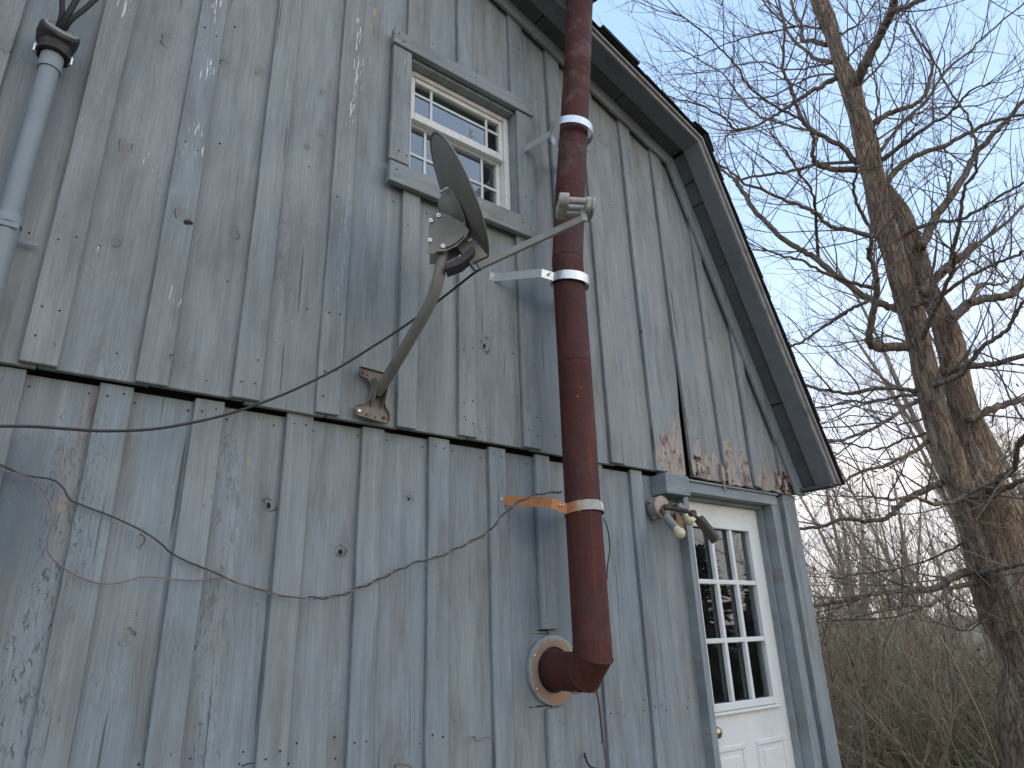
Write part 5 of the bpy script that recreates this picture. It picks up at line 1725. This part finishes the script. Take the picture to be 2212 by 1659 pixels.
def grow_twigs(branches, rg, gap, l2, mb2, mb3, n3=5, r2=0.0060, r3=0.0029):
    for (pts, rads) in branches:
        acc = rg.uniform(0, gap)
        for i in range(1, len(pts)):
            seg = pts[i] - pts[i - 1]
            acc += seg.length
            f_ = i / len(pts)
            if f_ < 0.12:
                continue
            while acc > gap:
                acc -= gap * rg.uniform(0.6, 1.5)
                t = seg.normalized()
                ax = Vector((rg.uniform(-1, 1), rg.uniform(-1, 1), rg.uniform(-1, 1))).normalized()
                side = (ax - t * ax.dot(t)).normalized()
                ang = math.radians(rg.uniform(28, 68))
                d = t * math.cos(ang) + side * math.sin(ang) + Vector((0, 0, 0.15))
                ln = l2 * rg.uniform(0.35, 1.25) * (1.1 - 0.35 * f_)
                q = sprout(mb2, pts[i], d, ln, min(r2 * rg.uniform(0.6, 1.25), rads[min(i, len(rads) - 1)] * 0.7), 7, rg)
                for _ in range(int(n3 * ln / l2 + rg.random())):
                    j = rg.randint(1, 6)
                    t3 = (q[j + 1] - q[j]).normalized()
                    ax = Vector((rg.uniform(-1, 1), rg.uniform(-1, 1), rg.uniform(-1, 1))).normalized()
                    s3_ = (ax - t3 * ax.dot(t3)).normalized()
                    a3 = math.radians(rg.uniform(25, 60))
                    q3 = sprout(mb3, q[j], t3 * math.cos(a3) + s3_ * math.sin(a3), ln * rg.uniform(0.25, 0.6), r3 * rg.uniform(0.7, 1.2), 4, rg)
                    for _ in range(2 if rg.random() < 0.7 else 1):
                        jj = rg.randint(1, 3)
                        t4 = (q3[jj + 1] - q3[jj]).normalized()
                        ax = Vector((rg.uniform(-1, 1), rg.uniform(-1, 1), rg.uniform(-1, 1))).normalized()
                        s4 = (ax - t4 * ax.dot(t4)).normalized()
                        sprout(mb3, q3[jj], t4 * 0.75 + s4 * 0.65, ln * rg.uniform(0.10, 0.28), r3 * 0.62, 3, rg)
        if len(pts) > 3:
            e = (pts[-1] - pts[-3]).normalized()
            for _ in range(3):
                q = sprout(mb2, pts[-1], e + Vector((rg.uniform(-.5, .5), rg.uniform(-.5, .5), rg.uniform(-.3, .5))), l2 * rg.uniform(0.6, 1.2), min(rads[-1] * 0.8, 0.007), 7, rg)
                for _ in range(4):
                    j = rg.randint(1, 6)
                    sprout(mb3, q[j], (q[j + 1] - q[j]).normalized() + Vector((rg.uniform(-.8, .8), rg.uniform(-.8, .8), rg.uniform(-.5, .8))), l2 * rg.uniform(0.2, 0.45), r3, 4, rg)


tw_rng = random.Random(5)
m2_, m3_ = MB(), MB()
grow_twigs(BR, tw_rng, 0.185, 1.25, m2_, m3_, 3.4, 0.0090, 0.0034)
# short shoots straight from the trunks
tr_b = [([p for p in PA[10:150]], [0.02] * 400), ([p for p in PB[10:110]], [0.02] * 400)]
for (pp, qq) in ((PA, QA), (PB, QB)):
    for i in range(6, len(pp) - 6, 3):
        a = tw_rng.uniform(0, 6.28)
        d_ = Vector((math.cos(a), math.sin(a), tw_rng.uniform(0.0, 0.7)))
        q = sprout(m2_, pp[i] + Vector((d_.x, d_.y, 0)).normalized() * qq[i] * 0.9, d_, tw_rng.uniform(0.25, 0.9), 0.005, 6, tw_rng)
        for _ in range(3):
            j = tw_rng.randint(1, 5)
            sprout(m3_, q[j], (q[j + 1] - q[j]).normalized() + Vector((tw_rng.uniform(-.8, .8), tw_rng.uniform(-.8, .8), tw_rng.uniform(-.3, .8))), tw_rng.uniform(0.1, 0.35), 0.0025, 4, tw_rng)
tag(m2_.build('branchlets', M['twig'], tree, smooth=True), kind='stuff')
tag(m3_.build('twigs', M['twig'], tree), kind='stuff')
# a few withered leaves still hanging
lv = MB()
for (x, y, n) in ((495, 770, 16), (40, 490, 4), (2015, 430, 0)):
    for _ in range(n):
        p = far(*c3(x + tw_rng.uniform(-28, 28), y + tw_rng.uniform(-28, 28)), RHO - 0.45 + tw_rng.uniform(-0.06, 0.06))
        a = Vector((tw_rng.uniform(-1, 1), tw_rng.uniform(-1, 1), tw_rng.uniform(-1, 1))).normalized()
        b = a.orthogonal().normalized()
        lv.add([p - a * 0.022, p + b * 0.010, p + a * 0.022, p - b * 0.010], [(0, 1, 2, 3)])
tag(lv.build('withered_leaves', M['dead'], tree), kind='stuff')


# ------------------------------------------------------------------ smaller bare trees behind
def make_tree_proto(seed, h, r0, spread, lean=0.0, dens=1.0, kind=0):
    rg = random.Random(seed)
    pts = [Vector((0, 0, -0.6))]
    d = Vector((lean, 0, 1)).normalized()
    p = Vector((0, 0, 0))
    pts.append(p)
    n = 12
    for i in range(n):
        d = (d + Vector((rg.uniform(-.09, .09), rg.uniform(-.09, .09), 0.05))).normalized()
        p = p + d * (h / n)
        pts.append(p)
    rr = [r0 * 1.25] + [r0 * (1 - 0.90 * (i / n) ** 0.9) for i in range(n + 1)]
    tmb = MB().tube(pts, rr, 7, True, 0.2, rg)
    br = []
    cmb, smb = MB(), MB()
    k = int(h * 2.6 * dens)
    for j in range(k):
        f_ = rg.uniform(0.22, 1.0)
        i = min(int(1 + f_ * n), n)
        q = pts[i]
        a = rg.uniform(0, 6.28)
        el = rg.uniform(0.35, 1.1)
        dd = Vector((math.cos(a), math.sin(a), el)).normalized()
        ln = spread * rg.uniform(0.45, 1.1) * (1.15 - 0.75 * f_)
        l = []
        x = q.copy()
        l.append(x.copy())
        for s in range(7):
            dd = (dd + Vector((rg.uniform(-.16, .16), rg.uniform(-.16, .16), 0.10))).normalized()
            x = x + dd * ln / 7
            l.append(x.copy())
        rb = max(rr[i] * 0.42, 0.008)
        rads = [rb * (1 - 0.75 * s / 7) for s in range(8)]
        cmb.tube(l, rads, 4, False)
        br.append((l, rads))
    grow_twigs(br, rg, 0.30 / dens, 0.75, cmb, smb, 4, 0.0075, 0.0045)
    o_n = len(cmb.v)
    cmb.add(smb.v, smb.f)
    return tmb, cmb


protos = []
for i, (h, r0, sp, ln, dn_) in enumerate(((9.5, 0.10, 2.2, 0.05, 0.8), (8.0, 0.075, 1.7, -0.06, 0.8), (11.0, 0.13, 2.6, 0.02, 0.75), (6.5, 0.05, 1.3, 0.10, 0.9), (10.0, 0.09, 1.5, -0.03, 0.8))):
    t_, c_2 = make_tree_proto(40 + i, h, r0, sp, ln, dn_)
    ot = t_.build('trunk', M['farbark'], None, smooth=True)
    oc = c_2.build('crown', M['fartwig'], None)
    protos.append((ot, oc))
used = [False] * len(protos)
frng = random.Random(23)


def put_tree(k, x, y, s, rz, label, group, name='thicket_tree'):
    root = empty(name, label, 'tree', group)
    root.location = (x, y, hgt(x, y))
    root.rotation_euler = (frng.uniform(-.08, .08), frng.uniform(-.08, .08), rz)
    root.scale = (s, s, s * frng.uniform(0.9, 1.1))
    for o in protos[k]:
        if used[k]:
            c = o.copy()
            COL.objects.link(c)
        else:
            c = o
        c.parent = root
    used[k] = True
    return root


# two slim trees standing just behind the big one
for (dx, dy, rho, k, s, lab) in ((2205, 1000, 10.5, 2, 1.0, 'slim dark trunk tree at the right edge behind the big tree'), (2118, 900, 13.0, 4, 1.2, 'slim pale trunk tree showing just right of the twin trunks')):
    p = far(dx, dy, rho)
    put_tree(k, p.x, p.y, s, frng.uniform(0, 6.28), lab, None, 'slim_tree')
# wood on the far slope: told apart only as stems in a mass
LABT = 'slender bare tree in the thicket on the slope behind the barn'
for i in range(120):
    az = math.radians(frng.uniform(8.0, 40.0))
    rho = frng.uniform(15.0, 52.0) if i > 30 else frng.uniform(12.0, 24.0)
    x, y = rho * math.cos(az), rho * math.sin(az)
    k = frng.randrange(len(protos))
    put_tree(k, x, y, frng.uniform(0.75, 1.30) * (1.0 if rho > 18 else 0.8), frng.uniform(0, 6.28), LABT, 'bare trees in the thicket')
for k in range(len(protos)):
    if not used[k]:
        put_tree(k, 30 + k, 12, 0.8, 0, LABT, 'bare trees in the thicket')

# a leaning trunk and two stems that stand out of the thicket
def stem_tree(label, trace, rho, seed, mat='farbark', dens=0.35):
    t = empty('lone_sapling', label, 'tree', 'saplings standing out of the thicket')
    rg = random.Random(seed)
    P = [far(x, y, rho + dr) for (x, y, w, dr) in trace]
    Rr = [rad_at(P[i], trace[i][2]) for i in range(len(P))]
    gz_ = hgt(P[-1].x, P[-1].y)
    if P[-1].z > gz_:
        P.append(Vector((P[-1].x, P[-1].y, gz_ - 0.2)))
        Rr.append(Rr[-1] * 1.1)
    sm = smooth_path(P, 5)
    rr = [Rr[min(int(i / 5), len(Rr) - 2)] + (Rr[min(int(i / 5) + 1, len(Rr) - 1)] - Rr[min(int(i / 5), len(Rr) - 2)]) * ((i % 5) / 5) for i in range(len(sm))]
    MB().tube(sm, rr, 9, True, 0.2, rg).build('trunk', M[mat], t, smooth=True)
    c1_, c2_ = MB(), MB()
    grow_twigs([(sm[::-1], rr[::-1])], rg, dens, 1.1, c1_, c2_, 4, 0.010, 0.005)
    c1_.add(c2_.v, c2_.f)
    c1_.build('crown', M['fartwig'], t)


stem_tree('dark trunk leaning steeply to the left across the thicket', [(1885, 1235, 6, 1.0), (1920, 1290, 10, .8), (1965, 1345, 14, .6), (2010, 1415, 17, .4), (2058, 1480, 20, .2), (2105, 1560, 22, 0), (2150, 1650, 24, 0)], 11.5, 4, 'limb')
stem_tree('crooked dark stem with a forked top in the middle of the thicket', [(1893, 1375, 5, 0), (1884, 1400, 9, 0), (1898, 1440, 11, 0), (1915, 1490, 11, 0), (1932, 1550, 12, 0), (1950, 1650, 13, 0)], 12.5, 5, 'limb')
stem_tree('thin reddish brown upright stem near the barn corner', [(1836, 1270, 4, 0), (1836, 1330, 6, 0), (1832, 1400, 7, 0), (1824, 1480, 8, 0), (1818, 1560, 8, 0), (1818, 1660, 9, 0)], 12.0, 6)
stem_tree('slender stem rising just left of the big trunk in the thicket', [(2030, 1230, 4, 0), (2052, 1330, 6, 0), (2080, 1430, 7, 0), (2108, 1540, 8, 0), (2140, 1660, 9, 0)], 13.5, 7)
stem_tree('slim upright stem against the pale sky behind the low limbs', [(1930, 1040, 3, 0), (1944, 1120, 6, 0), (1955, 1190, 8, 0), (1968, 1260, 9, 0), (1990, 1340, 10, 0), (2015, 1440, 10, 0)], 21.0, 8)
stem_tree('second slim stem against the pale sky left of the low limbs', [(1805, 1070, 3, 0), (1822, 1140, 6, 0), (1832, 1210, 8, 0), (1842, 1290, 9, 0), (1856, 1390, 10, 0)], 20.0, 9)

# low evergreen shrubs at the foot of the thicket
def green_shrub(label, dx, dy, rho, w, h, seed):
    rg = random.Random(seed)
    t = empty('green_shrub', label, 'shrub')
    c = far(dx, dy, rho)
    sm_, lf = MB(), MB()
    for i in range(70):
        b = Vector((c.x + rg.uniform(-w, w), c.y + rg.uniform(-w, w), hgt(c.x, c.y) - 0.1))
        q = sprout(sm_, b, Vector((rg.uniform(-.3, .3), rg.uniform(-.3, .3), 1)), (c.z - b.z) + h * rg.uniform(0.2, 1.0), 0.008, 7, rg)
        for p in q[2:]:
            for _ in range(9):
                p2 = p + Vector((rg.gauss(0, .13), rg.gauss(0, .13), rg.gauss(0, .12)))
                a_ = Vector((rg.uniform(-1, 1), rg.uniform(-1, 1), rg.uniform(-.6, .6))).normalized()
                b_ = a_.orthogonal().normalized()
                s4 = rg.uniform(0.018, 0.036)
                lf.add([p2 - a_ * s4, p2 + b_ * s4 * .5, p2 + a_ * s4, p2 - b_ * s4 * .5], [(0, 1, 2, 3)])
    sm_.build('stems', M['farbark'], t)
    tag(lf.build('foliage', M['shrubleaf'], t), kind='stuff')


M['shrubleaf'] = leaf_mat('shrub_leaves', (0.065, 0.10, 0.03), (0.12, 0.15, 0.045))
green_shrub('dark green leafy shrub at the foot of the big trunk', 2120, 1600, 10.2, 0.9, 0.35, 3)
green_shrub('loose yellow green shrub in the middle of the thicket', 1985, 1470, 13.5, 0.8, 0.7, 4)
green_shrub('small green shrub low beside the barn corner', 1960, 1610, 11.0, 0.5, 0.25, 5)

# undergrowth filling the slope: stems and young leaves nobody could count
ug, ul, ud = MB(), MB(), MB()
urng = random.Random(91)
for i in range(2000):
    az = math.radians(urng.uniform(9.0, 36.0))
    rho = 8.5 + 44 * urng.random() ** 1.25
    x, y = rho * math.cos(az), rho * math.sin(az)
    if x < 5.0:
        continue
    z = hgt(x, y)
    hgtb = urng.uniform(1.2, 4.2)
    d = Vector((urng.uniform(-.7, .7), urng.uniform(-.7, .7), 1))
    q = sprout(ug, Vector((x, y, z - 0.1)), d, hgtb, urng.uniform(0.008, 0.022) * (0.6 + rho / 40), 6, urng, 3, 0.1, 0.30)
    for _ in range(7):
        j = urng.randint(1, 5)
        d3 = (q[j + 1] - q[j]).normalized() + Vector((urng.uniform(-1, 1), urng.uniform(-1, 1), urng.uniform(-.2, .8)))
        q3 = sprout(ug, q[j], d3, hgtb * urng.uniform(0.2, 0.5), 0.006 * (0.6 + rho / 40), 4, urng, 3, 0.15, 0.35)
        for _ in range(2):
            jj = urng.randint(1, 3)
            q4 = sprout(ug, q3[jj], (q3[jj + 1] - q3[jj]).normalized() + Vector((urng.uniform(-.9, .9), urng.uniform(-.9, .9), urng.uniform(-.5, .8))), hgtb * urng.uniform(0.08, 0.22), 0.0042 * (0.6 + rho / 40), 3, urng, 3)
            if urng.random() < 0.75:
                dst = ul if (math.sin(x * 0.55 + 1) + math.cos(y * 0.7 + x * 0.2) + urng.uniform(-1.2, 1.2)) > 0.25 else ud
                s4 = urng.uniform(0.020, 0.055) * (0.6 + rho / 45)
                for p in q4[1:]:
                    a = Vector((urng.uniform(-1, 1), urng.uniform(-1, 1), urng.uniform(-1, 1))).normalized()
                    b = a.orthogonal().normalized()
                    dst.add([p - a * s4, p + b * s4 * .5, p + a * s4, p - b * s4 * .5], [(0, 1, 2, 3)])
tag(ug.build('undergrowth', M['fartwig']), 'tangle of thin brown stems filling the slope behind the barn', 'undergrowth', kind='stuff')
tag(ul.build('spring_leaves', M['bud']), 'sparse yellow green young leaves scattered through the undergrowth', 'leaves', kind='stuff')
tag(ud.build('dry_leaves', M['dead']), 'dry brown leaves caught in the undergrowth stems', 'leaves', kind='stuff')


# ------------------------------------------------------------------ evergreens opposite the barn, seen mirrored in the door panes
def evergreen(seed):
    rg = random.Random(seed)
    h = 9.0
    t = MB().tube([(0, 0, -0.3), (0, 0, h * 0.5), (0, 0, h)], [0.2, 0.12, 0.02], 8)
    nd = MB()
    for i in range(420):
        f_ = rg.random() ** 0.8
        z = 0.5 + f_ * (h - 0.6)
        a = rg.uniform(0, 6.28)
        ln = (1 - f_) * 2.3 + 0.25
        o = Vector((math.cos(a), math.sin(a), rg.uniform(-0.25, 0.15)))
        s = Vector((-math.sin(a), math.cos(a), 0))
        p = Vector((0, 0, z))
        for k in range(7):
            c = p + o * ln * rg.uniform(0.25, 1.0)
            w = 0.10 + 0.14 * rg.random()
            e = (o * rg.uniform(.4, 1) + s * rg.uniform(-.9, .9) + Vector((0, 0, rg.uniform(-.5, .3)))).normalized()
            b = e.cross(Vector((rg.uniform(-1, 1), rg.uniform(-1, 1), 1))).normalized()
            nd.add([c - e * w * 1.6, c + b * w * .35, c + e * w * 1.6, c - b * w * .35], [(0, 1, 2, 3)])
    return t, nd


et, en = evergreen(3)
eo = (et.build('trunk', M['farbark'], smooth=True), en.build('crown', M['needle']))
first = True
erng = random.Random(8)
for (x, y, s) in ((10.5, -5.5, 0.62), (12.0, -9.0, 0.9), (15.5, -8.5, 0.85), (18.0, -12.0, 1.0), (21.0, -11.0, 1.0), (14.0, -13.0, 1.05), (24.0, -17.0, 1.1), (8.0, -9.0, 0.6), (16.6, -6.2, 0.72), (19.4, -7.6, 0.85), (22.5, -9.2, 1.0), (14.0, -5.4, 0.55), (26.0, -11.5, 1.1)):
    rt = empty('evergreen_tree', 'dark evergreen tree seen only mirrored in the door panes', 'tree', 'evergreens mirrored in the door')
    rt.location = (x, y, hgt(x, y))
    rt.rotation_euler = (0, 0, erng.uniform(0, 6.28))
    rt.scale = (s * 1.15, s * 1.15, s)
    for o in eo:
        if first:
            c = o
        else:
            c = o.copy()
            COL.objects.link(c)
        c.parent = rt
    first = False
